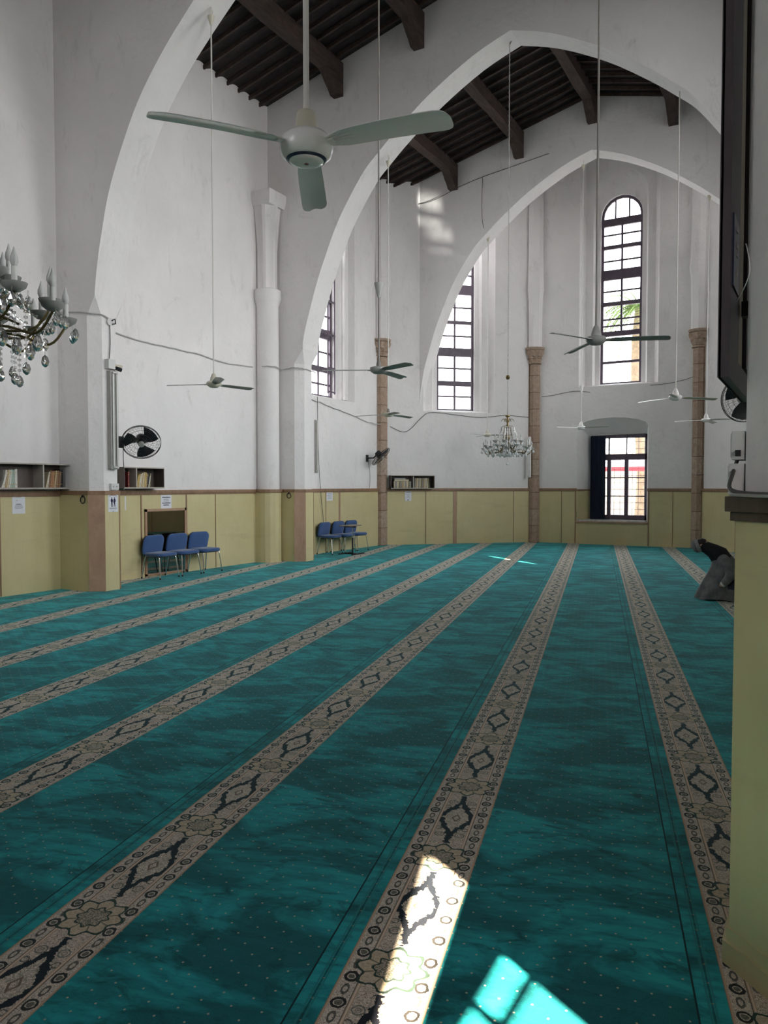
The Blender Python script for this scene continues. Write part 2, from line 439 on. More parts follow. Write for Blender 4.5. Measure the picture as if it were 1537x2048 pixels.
struct(mb.obj('ceiling',[M_ROOF,M_BEAM],smooth=60),'dark corrugated timber roof sloping over the bays')
mb=MB(); mb.prism([(XL-.3,19.8),(XR+.3,19.8),(P3.x+.2,23.9),(P2.x-.2,23.9)],HT-.02,HT+.15); struct(mb.obj('ceiling_apse',M_ROOF,smooth=0))
# arches --------------------------------------------------
ARCH=[(0,10.72),(.8,10.44),(1.75,9.93),(2.55,9.36),(3.02,8.97),(3.37,8.65),(3.80,8.07),(4.10,7.58),(4.36,7.02),(4.60,6.45),(4.80,5.85),(4.98,5.25),(5.09,4.6)]
ARCHA=[(0,10.72),(.9,10.38),(1.75,9.88),(2.55,9.25),(3.05,8.84),(3.53,8.40),(4.02,7.83),(4.42,7.15),(4.70,6.55),(4.86,6.0),(4.98,5.5),(5.06,5.0),(5.09,4.6)]
def archline(tab,rh=5.09):
    left=[(CX-d,z) for d,z in reversed(tab)]; right=[(CX+d*rh/5.09,z) for d,z in tab[1:]]
    return curve_sm(left+right)
def curve_sm(p):
    mid=next(i for i,q in enumerate(p) if abs(q[0]-CX)<1e-6)
    L=[tuple(q)[:2] for q in curve_pts([(a,b,0) for a,b in p[:mid+1]],4)]
    Rr=[tuple(q)[:2] for q in curve_pts([(a,b,0) for a,b in p[mid:]],4)]
    return L+Rr[1:]
def arch_slab(name,y0,y1,tab,legs,label):
    ln=archline(tab)
    if legs: outer=[(XL-.05,-.25),(ln[0][0],-.25)]+ln+[(ln[-1][0],-.25),(XR+.05,-.25),(XR+.05,HT),(XL-.05,HT)]
    else:
        # corbelled ends that die into the canted apse walls
        a=ln[0]; b_=ln[-1]
        cl=[(-11.9,4.0),(a[0]-.34,4.0),(a[0]-.20,4.03),(a[0]-.09,4.12),(a[0]-.03,4.27)]
        cr=[(2*CX-x,z) for x,z in reversed(cl)]
        outer=cl+ln+cr+[(XR+.6,HT),(-11.9,HT)]
        outer=[(x if x>-11.85 else -11.6,z) for x,z in outer]
    mb=MB()
    tr=tessellate_polygon([[Vector((x,z,0)) for x,z in outer]])
    for y in (y0,y1): mb.add([(x,y,z) for x,z in outer],[tuple(t) for t in tr])
    mb.loft([[(x,y0,z) for x,z in outer],[(x,y1,z) for x,z in outer]],cap=False)
    return mb,outer
def pillar_foot(y0,y1,side,c=.17,edge=5.09):
    xe=CX-edge if side<0 else CX+edge; xw=XL if side<0 else XR
    s=1 if side<0 else -1
    return [(xw,y0),(xe-s*c,y0),(xe,y0+c*.95),(xe,y1-c*.95),(xe-s*c,y1),(xw,y1)],[(xw,y0),(xe,y0),(xe,y0),(xe,y1),(xe,y1),(xw,y1)]
for k,(y0,y1) in enumerate(PILL):
    tab=ARCHA if k<2 else ARCH
    ln=archline(tab)
    if k==0: ln=[(x if x<CX else CX+(x-CX)*5.20/5.09,z) for x,z in ln]
    ZB=4.95
    # keep the slab above the broach
    up=[q for q in ln if q[1]>ZB]
    outer=[(XL-.05,ZB),(up[0][0]-.0,ZB)]+up+[(up[-1][0],ZB),(XR+.05,ZB),(XR+.05,HT),(XL-.05,HT)]
    mb=MB(); tr=tessellate_polygon([[Vector((x,z,0)) for x,z in outer]])
    for y in (y0,y1): mb.add([(x,y,z) for x,z in outer],[tuple(t) for t in tr])
    mb.loft([[(x,y0,z) for x,z in outer],[(x,y1,z) for x,z in outer]],cap=False)
    for side in (-1,1):
        ed=5.09 if not(k==0 and side==1) else 5.20
        ch,sq=pillar_foot(y0,y1,side,.17 if not(k==0 and side==1) else .26,ed)
        tx=up[0][0] if side<0 else up[-1][0]
        sq=[(x if abs(x-XL)<.01 or abs(x-XR)<.01 else tx,y) for x,y in sq]
        xs=[[(x,y,z) for x,y in p] for p,z in ((ch,.0),(ch,4.62),(sq,ZB))]
        mb.loft(xs,cap=True)
    struct(mb.obj('wall_arch',M_PL,smooth=8),['pointed arch and piers nearest the camera','second pointed arch with white soffit and piers','third pointed arch with white soffit and piers'][k])
mb,_=arch_slab('wall_arch',20.8,21.4,ARCH,False,'')
struct(mb.obj('wall_arch',M_PL,smooth=20),'pointed arch at the mouth of the apse')
# roof beams
BX=[-9.45,-7.45,-5.42,-3.37,-1.35]
for (a,b_) in ((YB,2.88),(3.5,8.8),(9.4,14.62),(15.24,20.8)):
    for i,x in enumerate(BX):
        zt=roofz(x)+.02; 
        mb=MB(); n=8
        rings=[]
        for j in range(n+1):
            y=a+(b_-a)*j/n; w=.13+.008*math.sin(j*2.1+i); h=.33+.015*math.sin(j*1.7+i*2)
            rings.append([(x-w,y,zt-h),(x+w,y,zt-h),(x+w,y,zt),(x-w,y,zt)])
        mb.loft(rings); o=struct(mb.obj('beam',M_BEAM,smooth=0))
        for y0,sg in ((b_,-1),(a,1)):
            c=MB(); q=[(0,-.33),(.62,-.33),(.50,-.42),(.40,-.52),(.28,-.60),(.17,-.72),(0,-.72)]
            c.loft([[(xx,y0+sg*d,zt+z) for d,z in q] for xx in (x-.12,x+.12)])
            br=c.obj('bracket',M_BEAM,o,smooth=0)
# ------------------------------------------------------------------ dado panelling
ZR=1.70
tn=[0]
def dado_run(p,q,nrm,battens=(),z1=1.64,z0=0,rail=True,end=True,t=.03):
    """p,q 2d ends, nrm = direction into the room"""
    p=Vector(p);q=Vector(q);u=(q-p);L=u.length;u/=L;n=Vector(nrm).normalized()
    tn[0]+=1
    root=bpy.data.objects.new('trim_%d'%tn[0],None); COL.objects.link(root); root['kind']='structure'
    root.location=(p.x,p.y,0); root.rotation_euler=(0,0,math.atan2(u.y,u.x))
    s=1 if (Vector((-u.y,u.x)).dot(n)>0) else -1
    mb=MB(); mb.box(0,L,0,s*t,z0,z1); 
    k=.30
    mb.obj('panel',M_DA,root,smooth=0)
    if rail:
        r=MB(); r.box(-.01,L+.01,0,s*(t+.035),z1-.005,ZR); r.box(-.005,L+.005,0,s*(t+.015),z1-.035,z1-.003)
        r.obj('rail',M_TRIM,root,smooth=0)
    for b_ in battens:
        bb=MB(); w=b_[1]; bb.box(b_[0]-w/2,b_[0]+w/2,s*t,s*(t+.012),z0+.01,z1-.036)
        bb.obj('batten',M_TRIM2 if w>.04 else M_TRIM,root,smooth=0)
    return root
INX=(1,0)
dado_run((XL,YB),(XL,2.88),INX,[(2,.05)])
dado_run((XL,3.5),(XL,8.80),INX,[(4.15,.02)])
dado_run((XL,9.40),(XL,14.62),INX,[(1.20,.03),(2.42,.03),(3.3,.012)])
dado_run((XL,15.24),(XL,P1.y),INX,[(1.75,.012),(2.42,.07)])
inB=(UB.y,-UB.x); dado_run(P1,P2,inB,[(1.42,.02),(2.36,.12),(4.3,.012)])
dado_run(P2,(-6.49,P2.y),(0,-1),[(.9,.012),(1.33,.03)])
dado_run((-6.49,P2.y),(-4.39,P2.y),(0,-1),z1=.66,rail=False)
dado_run((-4.39,P2.y),P3,(0,-1),[(.03,.03),(.7,.012)])
inD=(UD.y,-UD.x); dado_run(P3,P4,inD,[(1.5,.03),(3.3,.03)])
dado_run((XR,P4.y),(XR,15.24),(-1,0)); dado_run((XR,14.62),(XR,9.4),(-1,0)); dado_run((XR,8.8),(XR,3.5),(-1,0)); dado_run((XR,1.0),(XR,YB),(-1,0),z1=1.2,rail=False)
dado_run((XL,YB),(XR,YB),(0,1))
# panelling inside the reveal of the low window, left cheek, and its sill
mb=MB(); mb.prism([(-6.485,23.40),(-6.345,23.67),(-6.18,23.925),(-6.15,23.92),(-6.32,23.66),(-6.46,23.40)],.74,1.62); struct(mb.obj('trim_20',M_DA,smooth=0))
mb=MB(); mb.prism([(-6.485,23.38),(-6.345,23.67),(-6.18,23.925),(-6.14,23.92),(-6.30,23.65),(-6.44,23.38)],1.62,1.67); struct(mb.obj('trim_21',M_TRIM,smooth=0))
mb=MB(); mb.box(-6.50,-4.38,23.34,23.45,.655,.70); mb.box(-6.40,-4.45,23.40,23.94,.70,.745,1); struct(mb.obj('trim_22',[M_TRIM2,simple('worn_white_sill',(.55,.55,.54),.6,var=.25,vs=7)],smooth=0),'worn window sill')
# pier casings
for k,(y0,y1) in enumerate(PILL):
    for side in (-1,1):
        ed=5.09 if not(k==0 and side==1) else 5.20
        near=(k==0 and side==1)
        cc=.17 if not near else .26
        base,_=pillar_foot(y0,y1,side,cc,ed)
        def off(poly,d):
            s=1 if side<0 else -1
            x_w=poly[0][0]
            return [(x_w,poly[0][1]-d),(poly[1][0]+s*d*.41,poly[1][1]-d),(poly[2][0]+s*d,poly[2][1]-d*.41),(poly[3][0]+s*d,poly[3][1]+d*.41),(poly[4][0]+s*d*.41,poly[4][1]+d),(x_w,poly[5][1]+d)]
        tn[0]+=1
        root=bpy.data.objects.new('trim_%d'%(tn[0]+10),None); COL.objects.link(root); root['kind']='structure'
        mb=MB(); a=off(base,.03); mb.prism(a,0,1.64 if not near else 1.67); mb.obj('panel',M_DA,root,smooth=0)
        r=MB(); r.prism(off(base,.045 if not near else .048),1.63 if not near else 1.668,1.70)
        if near: r.prism(off(base,.066),1.702,1.757)
        r.obj('rail',M_TRIM if not near else M_DKTRIM,root,smooth=0)
        if not near:
            # bare chamfer board
            for i,j in ((1,2),(3,4)):
                p=Vector(off(base,.03)[i]); q=Vector(off(base,.03)[j]); p2=Vector(off(base,.042)[i]); q2=Vector(off(base,.042)[j])
                c=MB(); c.prism([tuple(p),tuple(q),tuple(q2),tuple(p2)],.005,1.628); c.obj('corner_board',M_TRIM2,root,smooth=0)
        if near:
            s_=MB(); s_.prism(off(base,.052),0,.085); s_.prism(off(base,.040),.085,.135); s_.obj('skirting',[M_DA],root,smooth=0)
            root['label']='yellow panelled casing with dark cap round the nearest pier'
# engaged shaft beside the third arch's left pier
def shaft(x,y,ztop,zb=0,r=.26):
    mb=MB()
    mb.lathe([(r,zb),(r,5.95),(r+.03,6.02),(r+.06,6.10),(r+.06,6.30),(r+.02,6.32)],20,(x,y,0))
    # fluted corbel that flares to the top
    def ringat(z,k): 
        out=[]
        for i in range(24):
            a=2*PI*i/24; fl=1-.16*(1 if i%4 in(1,2) else 0)
            out.append((x+(r*.9+k)*fl*math.cos(a),y+(r*.9+k)*fl*math.sin(a),z))
        return out
    mb.loft([ringat(6.30,0),ringat(7.2,.0),ringat(7.8,.04),ringat(8.25,.09)])
    sq=lambda h,z:[(x-h,y-h,z),(x+h,y-h,z),(x+h,y+h,z),(x-h,y+h,z)]
    mb.loft([sq(.30,8.2),sq(.34,8.3),sq(.36,8.42),sq(.36,8.5)])
    return mb
o=struct(shaft(-11.27,14.36,8.5,1.68).obj('column',M_PL,smooth=40),'white engaged shaft with a fluted flaring corbel beside the third arch')
mb=MB(); pts=[]
for k in range(9):
    a=-PI/2+ (PI)*k/8-0; pts.append((-11.27+.30*math.cos(a),14.36+.30*math.sin(a)))
pts=[(-11.45,14.06)]+pts+[(-11.45,14.64)]
mb.prism(pts,0,1.64); p_=mb.obj('panel',M_DA,smooth=0); p_.name='trim_30'; struct(p_)
mb=MB(); pts=[(-11.27+(x+11.27)*1.13,14.36+(y-14.36)*1.13) if x>-11.44 else (x,y) for x,y in pts]; mb.prism(pts,1.63,1.70); struct(mb.obj('trim_31',M_TRIM,smooth=0))
# apse corner columns -------------------------------------
def column(P,inn,zc,lab):
    inn=Vector(inn).normalized()
    c=Vector(P)+inn*.06
    root=bpy.data.objects.new('column',None); COL.objects.link(root); root.location=(c.x,c.y,0); root['kind']='structure'; root['label']=lab
    ang=math.atan2(inn.y,inn.x); root.rotation_euler=(0,0,ang)
    mb=MB()
    for j in range(12):   # courses with slightly irregular faces
        z0=j*.52; z1=min(z0+.515,zc-.52)
        if z0>=zc-.52: break
        r=.165+.006*R.random()
        oc=[(r*math.cos(PI/8+PI/4*i),r*math.sin(PI/8+PI/4*i)) for i in range(8)]
        mb.prism(oc,z0,z1)
    for s in (-1,1): mb.tube([(-.03,s*.175,0),(-.03,s*.175,zc-.50)],.045,8)
    mb.obj('shaft',M_ST,root,smooth=30)
    cp=MB(); n=32; rings=[]
    for z,r,am in ((-.50,.20,0),(-.46,.20,0),(-.44,.175,0),(-.40,.185,.018),(-.34,.21,.03),(-.28,.205,.035),(-.26,.22,.02),(-.18,.25,.035),(-.10,.275,.03),(-.08,.25,0),(-.07,.28,0),(-.03,.30,0),(0,.30,0)):
        rings.append([((r+am*math.cos(8*2*PI*i/n+(0 if z<-.27 else PI)))*math.cos(2*PI*i/n),(r+am*math.cos(8*2*PI*i/n+(0 if z<-.27 else PI)))*math.sin(2*PI*i/n),zc+z) for i in range(n)])
    cp.loft(rings); cp.obj('capital',M_ST,root,smooth=30)
    rb=MB()
    def rr(z,w,d): return [(-.15,-w,z),(d*.55,-w,z),(d,-w*.45,z),(d,w*.45,z),(d*.55,w,z),(-.15,w,z)]
    rb.loft([rr(zc,.20,.22),rr(zc+.5,.20,.21),rr(zc+1.45,.21,.24),rr(zc+1.75,.24,.30),rr(zc+2.1,.23,.24),rr(zc+3.0,.22,.20),rr(HT,.22,.20)])
    rb.obj('rib',M_PL,root,smooth=15)
column(P1,(.80,-.60),6.10,'stone corner column at the left mouth of the apse, behind the hanging fan')
column(P2,(.42,-.91),6.07,'stone corner column left of the round-headed apse window')
column(P3,(-.42,-.91),6.17,'stone corner column right of the round-headed apse window')
column(P4,(-.80,-.60),6.10,'stone corner column at the right mouth of the apse')
# ------------------------------------------------------------------ windows
def lancet_window(nm,P,U,Nn,c,z0,trans,bars,depth=.42,mull=True,lab=None,mat=None,mz=None,hw=.61,zs=9.87):
    P=Vector((P[0],P[1],0));U=Vector((U[0],U[1],0)).normalized();Nn=Vector((Nn[0],Nn[1],0)).normalized()
    root=bpy.data.objects.new(nm,None); COL.objects.link(root); root['kind']='structure'
    if lab: root['label']=lab
    T=Matrix(((U.x,Nn.x,0,P.x+U.x*c+Nn.x*depth),(U.y,Nn.y,0,P.y+U.y*c+Nn.y*depth),(0,0,1,0),(0,0,0,1)))
    f=.075
    mb=MB()
    o_=lancet(0,hw+.02,z0+.06,zs); i_=lancet(0,hw-f,z0+.06+f,zs)
    rings=[[(x,y,z) for x,z in l] for l,y in ((o_,0),(i_,0),(i_,.07),(o_,.07))]
    rings.append(rings[0]); mb.loft(rings,cap=False,mat=T)
    for z,th in trans: mb.box(-hw+.01,hw-.01,-.01,.08,z-th/2,z+th/2,mat=T)
    mb.obj('frame',mat or M_WFR,root,smooth=0)
    mb=MB()
    for z in bars: mb.box(-hw+f-.01,hw-f+.01,.02,.05,z-.025,z+.025,mat=T)
    if mull: mb.box(-.03,.03,.015,.055,mz if mz else z0+.1,trans[0][0],mat=T)
    for x in (-.33*hw,.33*hw): mb.box(x-.022,x+.022,.015,.055,trans[0][0],zs+math.sqrt((hw-.11)**2-x*x)+.03,mat=T)
    mb.obj('glazing_bars',mat or M_WFR,root,smooth=0)
    g=MB(); l=lancet(0,hw-f+.02,z0+.1,zs); tr=tessellate_polygon([[Vector((x,z,0)) for x,z in l]])
    g.add([(x,.03,z) for x,z in l],[tuple(t) for t in tr],mat=T); g.loft([[(x,y,z) for x,z in l] for y in (.03,.036)],cap=False,mat=T); g.add([(x,.036,z) for x,z in l],[tuple(t) for t in tr],mat=T)
    g.obj('pane',M_GL,root,smooth=0)
    # portal for sky sampling
    L=bpy.data.lights.new('sky_portal','AREA'); L.shape='RECTANGLE'; L.size=hw*2.1; L.size_y=zs+hw-z0+.2; L.cycles.is_portal=True
    lo=bpy.data.objects.new('sky_portal',L); COL.objects.link(lo)
    cpt=T@Vector((0,.25,(z0+zs+hw)/2)); lo.location=cpt
    lo.rotation_mode='QUATERNION'; lo.rotation_quaternion=(-Nn).to_track_quat('-Z','Y')
    return root
TB=[(9.72,.22),(8.98,.11),(8.15,.30),(7.28,.12),(6.38,.15)]
lancet_window('window_2',P2,(1,0),(0,1),cC,4.78,TB+[(5.52,.07)],[9.35,8.57,7.66,6.82,6.62],lab='tall round-headed window in the centre wall of the apse',mz=6.38)
TC=[(9.72,.22),(8.75,.11),(7.85,.30),(6.84,.10),(5.92,.26),(4.95,.15)]
BC=[9.3,8.3,7.3,6.42,5.42,4.55]
lancet_window('window_1',P1,UB,NB,2.5,4.03,TC,BC,lab='tall barred window in the left wall of the apse')
lancet_window('window_3',P3,UD,ND,LD/2,4.03,TC,BC)
lancet_window('window_4',(XL,YB),(0,1),(-1,0),u_(17.35),4.12,TC,BC,lab='tall window in the left wall, half hidden by the third arch')
TW=[(9.2,.2),(7.7,.14),(6.2,.14),(4.7,.14)]
lancet_window('added_window_5',(XR,YB),(0,1),(1,0),u_(17.5),3.2,TW,[8.4,6.9,5.4],hw=1.25,zs=9.3)  # unseen right-wall windows from here on are added to supply daylight
lancet_window('added_window_6',(XR,YB),(0,1),(1,0),u_(12.0),3.2,TW,[8.4,6.9,5.4],hw=1.25,zs=9.3)
lancet_window('added_window_7',(XR,YB),(0,1),(1,0),u_(6.2),3.2,TW,[8.4,6.9,5.4],hw=1.25,zs=9.3)
lancet_window('added_window_10',(XL-.6,YB),(1,0),(0,-1),6.6,3.2,TW,[8.4,6.9,5.4],hw=.7,zs=9.3)  # unseen rear window, added to supply daylight
# open casement leaf and round shaft in the left wall window
mb=MB()
for z in (4.35,5.0,5.9,6.8,7.7): mb.box(-11.74,-11.71,17.55,17.92,z-.02,z+.02)
mb.tube([(-11.73,17.90,4.3),(-11.73,17.90,7.75)],.022,6); mb.tube([(-11.73,17.57,4.3),(-11.73,17.57,7.75)],.022,6)
tag(mb.obj('window_leaf',M_WFR,smooth=0),'narrow dark metal casement leaf standing open at the half hidden left wall window','window leaf')
mb=MB(); mb.tube([(-11.60,18.24,4.16),(-11.60,18.24,11.2)],.085,14); struct(mb.obj('column',M_PL,smooth=60),'slim white round shaft in the jamb of the left wall window')
# low apse window
root=bpy.data.objects.new('window_8',None); COL.objects.link(root); root['kind']='structure'; root['label']='low dark framed window with red awning outside'
yw=23.84; xa,xb,za,zb=-6.17,-4.46,.73,3.34
mb=MB()
for a in ((xa,xb,za,za+.16),(xa,xb,zb-.12,zb),(xa,xa+.09,za,zb),(xb-.10,xb,za,zb),(xa,xb,2.56,2.74)): mb.box(a[0],a[1],yw,yw+.09,a[2],a[3])
xs=[xa+.09+.0,-5.66,-5.14,xb-.10]
for x in (-5.62,-5.10): mb.box(x-.055,x+.055,yw-.01,yw+.09,za,2.6); mb.box(x-.015,x+.015,yw,yw+.08,2.7,zb)
mb.obj('frame',M_WFR,root,smooth=0)
mb=MB()
for z in (1.46,2.02): mb.box(xa,xb,yw+.02,yw+.06,z-.018,z+.018)
mb.obj('glazing_bars',M_WFR,root,smooth=0)
mb=MB()
for i in range(9): x=xa+.12+i*.18; mb.tube([(x,yw+.22,za),(x,yw+.22,zb)],.008,5)
for i in range(12): z=za+.12+i*.205; mb.tube([(xa,yw+.22,z),(xb,yw+.22,z)],.007,5)
mb.obj('grille',M_BLK,root,smooth=0)
mb=MB(); mb.box(xa+.02,xb-.02,yw+.04,yw+.046,za+.02,zb-.02); mb.obj('pane',M_GL,root,smooth=0)
def portal(loc,sx,sy,d):
    L=bpy.data.lights.new('sky_portal','AREA'); L.shape='RECTANGLE'; L.size=sx; L.size_y=sy; L.cycles.is_portal=True
    lo=bpy.data.objects.new('sky_portal',L); COL.objects.link(lo); lo.location=loc
    lo.rotation_mode='QUATERNION'; lo.rotation_quaternion=Vector(d).to_track_quat('-Z','Y')
portal((-5.33,24.08,2.0),1.75,2.6,(0,-1,0))
# unseen window added by the camera to let the sun beam in
root=bpy.data.objects.new('added_window_9',None); COL.objects.link(root); root['kind']='structure'
mb=MB()
for a in ((.98,2.02,1.50,1.54),(.98,2.02,2.97,3.0),(.98,1.01,1.5,3.0),(1.99,2.02,1.5,3.0)): mb.box(XR+.01,XR+.06,*a)
mb.box(XR+.04,XR+.06,1.42,1.46,1.52,2.25); mb.box(XR+.04,XR+.06,1.0,1.75,2.02,2.06)
mb.obj('frame',M_WFR,root,smooth=0)
mb=MB()
for pl in ([(.90,2.20),(2.1,2.26),(2.1,2.72),(.90,2.27)],[(.90,2.45),(2.1,3.05),(2.1,3.15),(.90,3.15)],[(1.71,1.4),(2.1,1.4),(2.1,2.3),(1.71,2.3)],[(1.92,2.2),(2.1,2.2),(2.1,3.1),(1.92,3.1)],[(.90,1.4),(1.75,1.4),(1.75,1.62),(.90,1.62)]):
    mb.loft([[(XR+x,y,z) for y,z in pl] for x in (.07,.085)])
mb.obj('beam_mask_board',M_WFR,root,smooth=0)  # unseen boards added to cut the sun beam into patches on the carpet
portal((XR+.55,1.25,2.5),1.5,2.4,(-1,0,0))
# curtain
t=thing('curtain','dark navy curtain gathered at the left of the low apse window','curtain',(-6.02,23.74,.76))
mb=MB(); n=40; top=[];bot=[]
w=.46
f=[[( -.14+w*i/n, .022*math.sin(i*1.55)+.01*math.sin(i*.5), z) for i in range(n+1)] for z in (0.0,.6,1.2,1.8,2.53)]
b2=[[(x,y+.008,z) for x,y,z in r] for r in f]
mb.loft([a+list(reversed(c)) for a,c in zip(f,b2)]); mb.obj('cloth',M_CUR,t,smooth=60)
mb=MB(); mb.tube([(-.15,0,2.56),(1.50,0,2.58)],.010,8); mb.obj('curtain_rail',M_ROD,t)
for i in range(6):
    mb=MB(); x=-.12+i*.08; mb.tube([(x+.016*math.cos(a*PI/4),.0,2.555+.018*math.sin(a*PI/4)) for a in range(9)],.003,5); mb.obj('ring',M_CHR,t)
# ------------------------------------------------------------------ outside
mb=MB(); mb.box(-60,60,-40,80,-.6,-.35); struct(mb.obj('ground',M_GND,smooth=0))
t=thing('facade','pale sandstone building front seen through the low apse window','building',(-5,40,-.35))
mb=MB(); mb.box(-14,12,0,.6,0,3.8); mb.obj('wall',M_BLD,t,smooth=0)
for x in (-5.5,-2.2,1.2,4.4):
    mb=MB(); mb.box(x-.5,x+.5,-.04,.02,.1,2.3); mb.obj('door',M_WFR,t,smooth=0)
t=thing('awning','red and white shop awning outside the low apse window','awning',(-6.6,28.6,-.35))
mb=MB(); mb.add([(-3,0,3.2),(3.5,0,3.2),(3.5,-1.6,2.75),(-3,-1.6,2.75),(-3,0,3.23),(3.5,0,3.23),(3.5,-1.6,2.78),(-3,-1.6,2.78)],[(0,1,2,3),(4,7,6,5),(0,4,5,1),(1,5,6,2),(2,6,7,3),(3,7,4,0)]); mb.obj('canopy',M_AWW,t,smooth=0)
mb=MB(); mb.box(-3,3.5,-1.64,-1.61,2.62,2.78); mb.obj('valance',M_AWN,t,smooth=0)
for x in (-2.9,0,3.4):
    mb=MB(); mb.tube([(x,-1.55,0),(x,-1.55,2.75)],.03,8); mb.obj('post',M_CHR,t)
for i,(x,y,c,l) in enumerate(((-6.9,30.2,M_BLD,'sand-coloured crate of goods outside the low apse window'),(-5.6,30.0,M_AWW,'white crate of goods outside the low apse window'),(-7.9,30.6,M_CREAMP,'beige crate of goods seen at the left pane of the low window'))):
    t=thing('market_crate',l,'crate',(x,y,-.35))
    mb=MB(); mb.box(-.4,.4,-.3,.3,0,.06); 
    for z in (.12,.34,.56): mb.box(-.4,.4,-.3,-.28,z,z+.15); mb.box(-.4,.4,.28,.3,z,z+.15); mb.box(-.4,-.38,-.3,.3,z,z+.15); mb.box(.38,.4,-.3,.3,z,z+.15)
    for a in (-.39,.36):
        for b_ in (-.29,.26): mb.box(a,a+.03,b_,b_+.03,0,.95)
    mb.box(-.42,.42,-.32,.32,.92,.97)
    mb.obj('crate_body',c,t,smooth=0)
def palm(x,y,h,seed,lab):
    r=random.Random(seed)
    t=thing('palm_tree',lab,'tree',(x,y,-.35))
    mb=MB(); mb.tube([(.15*math.sin(k*.5),.1*math.sin(k*.7),h*k/12) for k in range(13)],[.24-.008*k for k in range(13)],12); mb.obj('trunk',M_BARK,t)
    tip=Vector((.15*math.sin(6),.1*math.sin(8.4),h))
    lf=MB()
    for k in range(46):
        a=r.uniform(0,2*PI); up=r.uniform(-.5,1.0); L=r.uniform(2.0,2.9); d=Vector((math.cos(a),math.sin(a),0))
        pts=[tip+d*(L*s_)*(1-.25*s_)+Vector((0,0,up*L*s_-1.5*L*s_*s_*.75)) for s_ in [j/10 for j in range(11)]]
        lf.tube(pts,[.03-.0025*j for j in range(11)],4)
        side=Vector((-d.y,d.x,0))
        for j in range(1,11):
            for sg in (-1,1):
                for q in (0,.5):
                    p=pts[j]-(pts[j]-pts[j-1])*q; l=.62*(1-abs(j/10-.45)); e=p+side*sg*l+d*.25*l+Vector((0,0,-.28*l))
                    lf.add([p,p+d*.035,e,p+Vector((0,0,.01))],[(0,1,2),(0,2,3)])
    o=lf.obj('crown',M_PALM,t,smooth=0); return t
palm(-6.3,31.5,9.2,3,'palm tree rising behind the round-headed apse window')
palm(-3.4,34.0,11.0,5,'taller palm tree further off behind the apse')
# ------------------------------------------------------------------ carpets
a14=math.radians(-13.96); D_=Vector((math.sin(a14),math.cos(a14))); Pn=Vector((D_.y,-D_.x))
edges=[-12.57,-11.26,-9.95,-8.66,-7.38,-6.02,-4.77,-3.50,-2.19,-.90,.45,1.78,3.09,4.40,5.71]
room=[Vector(p) for p in ((XL+.005,YB+.005),(XR-.005,YB+.005),(XR-.005,P4.y-.004),(P3.x-.004,P3.y-.01),(P2.x+.004,P2.y-.01),(XL+.005,P1.y-.004))]
def clip(poly,n,c,sg):
    out=[]
    for i in range(len(poly)):
        a=poly[i];b_=poly[(i+1)%len(poly)];da=sg*(a.dot(n)-c);db=sg*(b_.dot(n)-c)
        if da>=0: out.append(a)
        if (da>0)!=(db>0) and abs(da-db)>1e-9: out.append(a+(b_-a)*(da/(da-db)))
    return out
where=['along the left wall under the chairs','first fully seen from the left wall','second from the left wall','third from the left wall','fourth from the left wall','with its border running to the left-hand column foot','crossed by the bright sun patch','with its border right of the sun patch','the worshipper kneels on']
nc=0
for i in range(len(edges)-1):
    a=edges[i]-.11; b_=edges[i+1]-.11
    poly=clip(clip(room,Pn,a,1),Pn,b_,-1)
    if len(poly)<3: continue
    loc=[(p.dot(Pn)-a,p.dot(D_)) for p in poly]
    # densify not needed: flat pile
    mb=MB(); mb.prism(loc,-.012,0)
    o=mb.obj('carpet_roll',M_CA,smooth=0)
    o.location=(Pn.x*a,Pn.y*a,0); o.rotation_euler=(0,0,-a14)
    lab={3:'teal carpet strip partly hidden by the left wall and its piers',4:'teal carpet strip passing just in front of the left row of blue chairs',5:'teal carpet strip ending at the left stone column foot',6:'teal carpet strip ending under the left half of the apse-left wall',7:'teal carpet strip whose border meets the wooden batten of the apse-left wall',8:'teal carpet strip whose border ends at the column left of the apse window',9:'teal carpet strip with the bright sun patch on its border',10:'teal carpet strip under the low apse window, border right of the sun patch',11:'teal carpet strip the kneeling person sits on'}.get(i)
    if lab is None: lab='teal carpet strip %s'%{0:'in the far left rear corner',1:'along the rear left wall',2:'along the left wall near the bookshelf',12:'along the right wall past the kneeling person',13:'in the far right corner of the hall'}[i]
    tag(o,lab,'carpet','teal prayer carpet strips laid side by side')
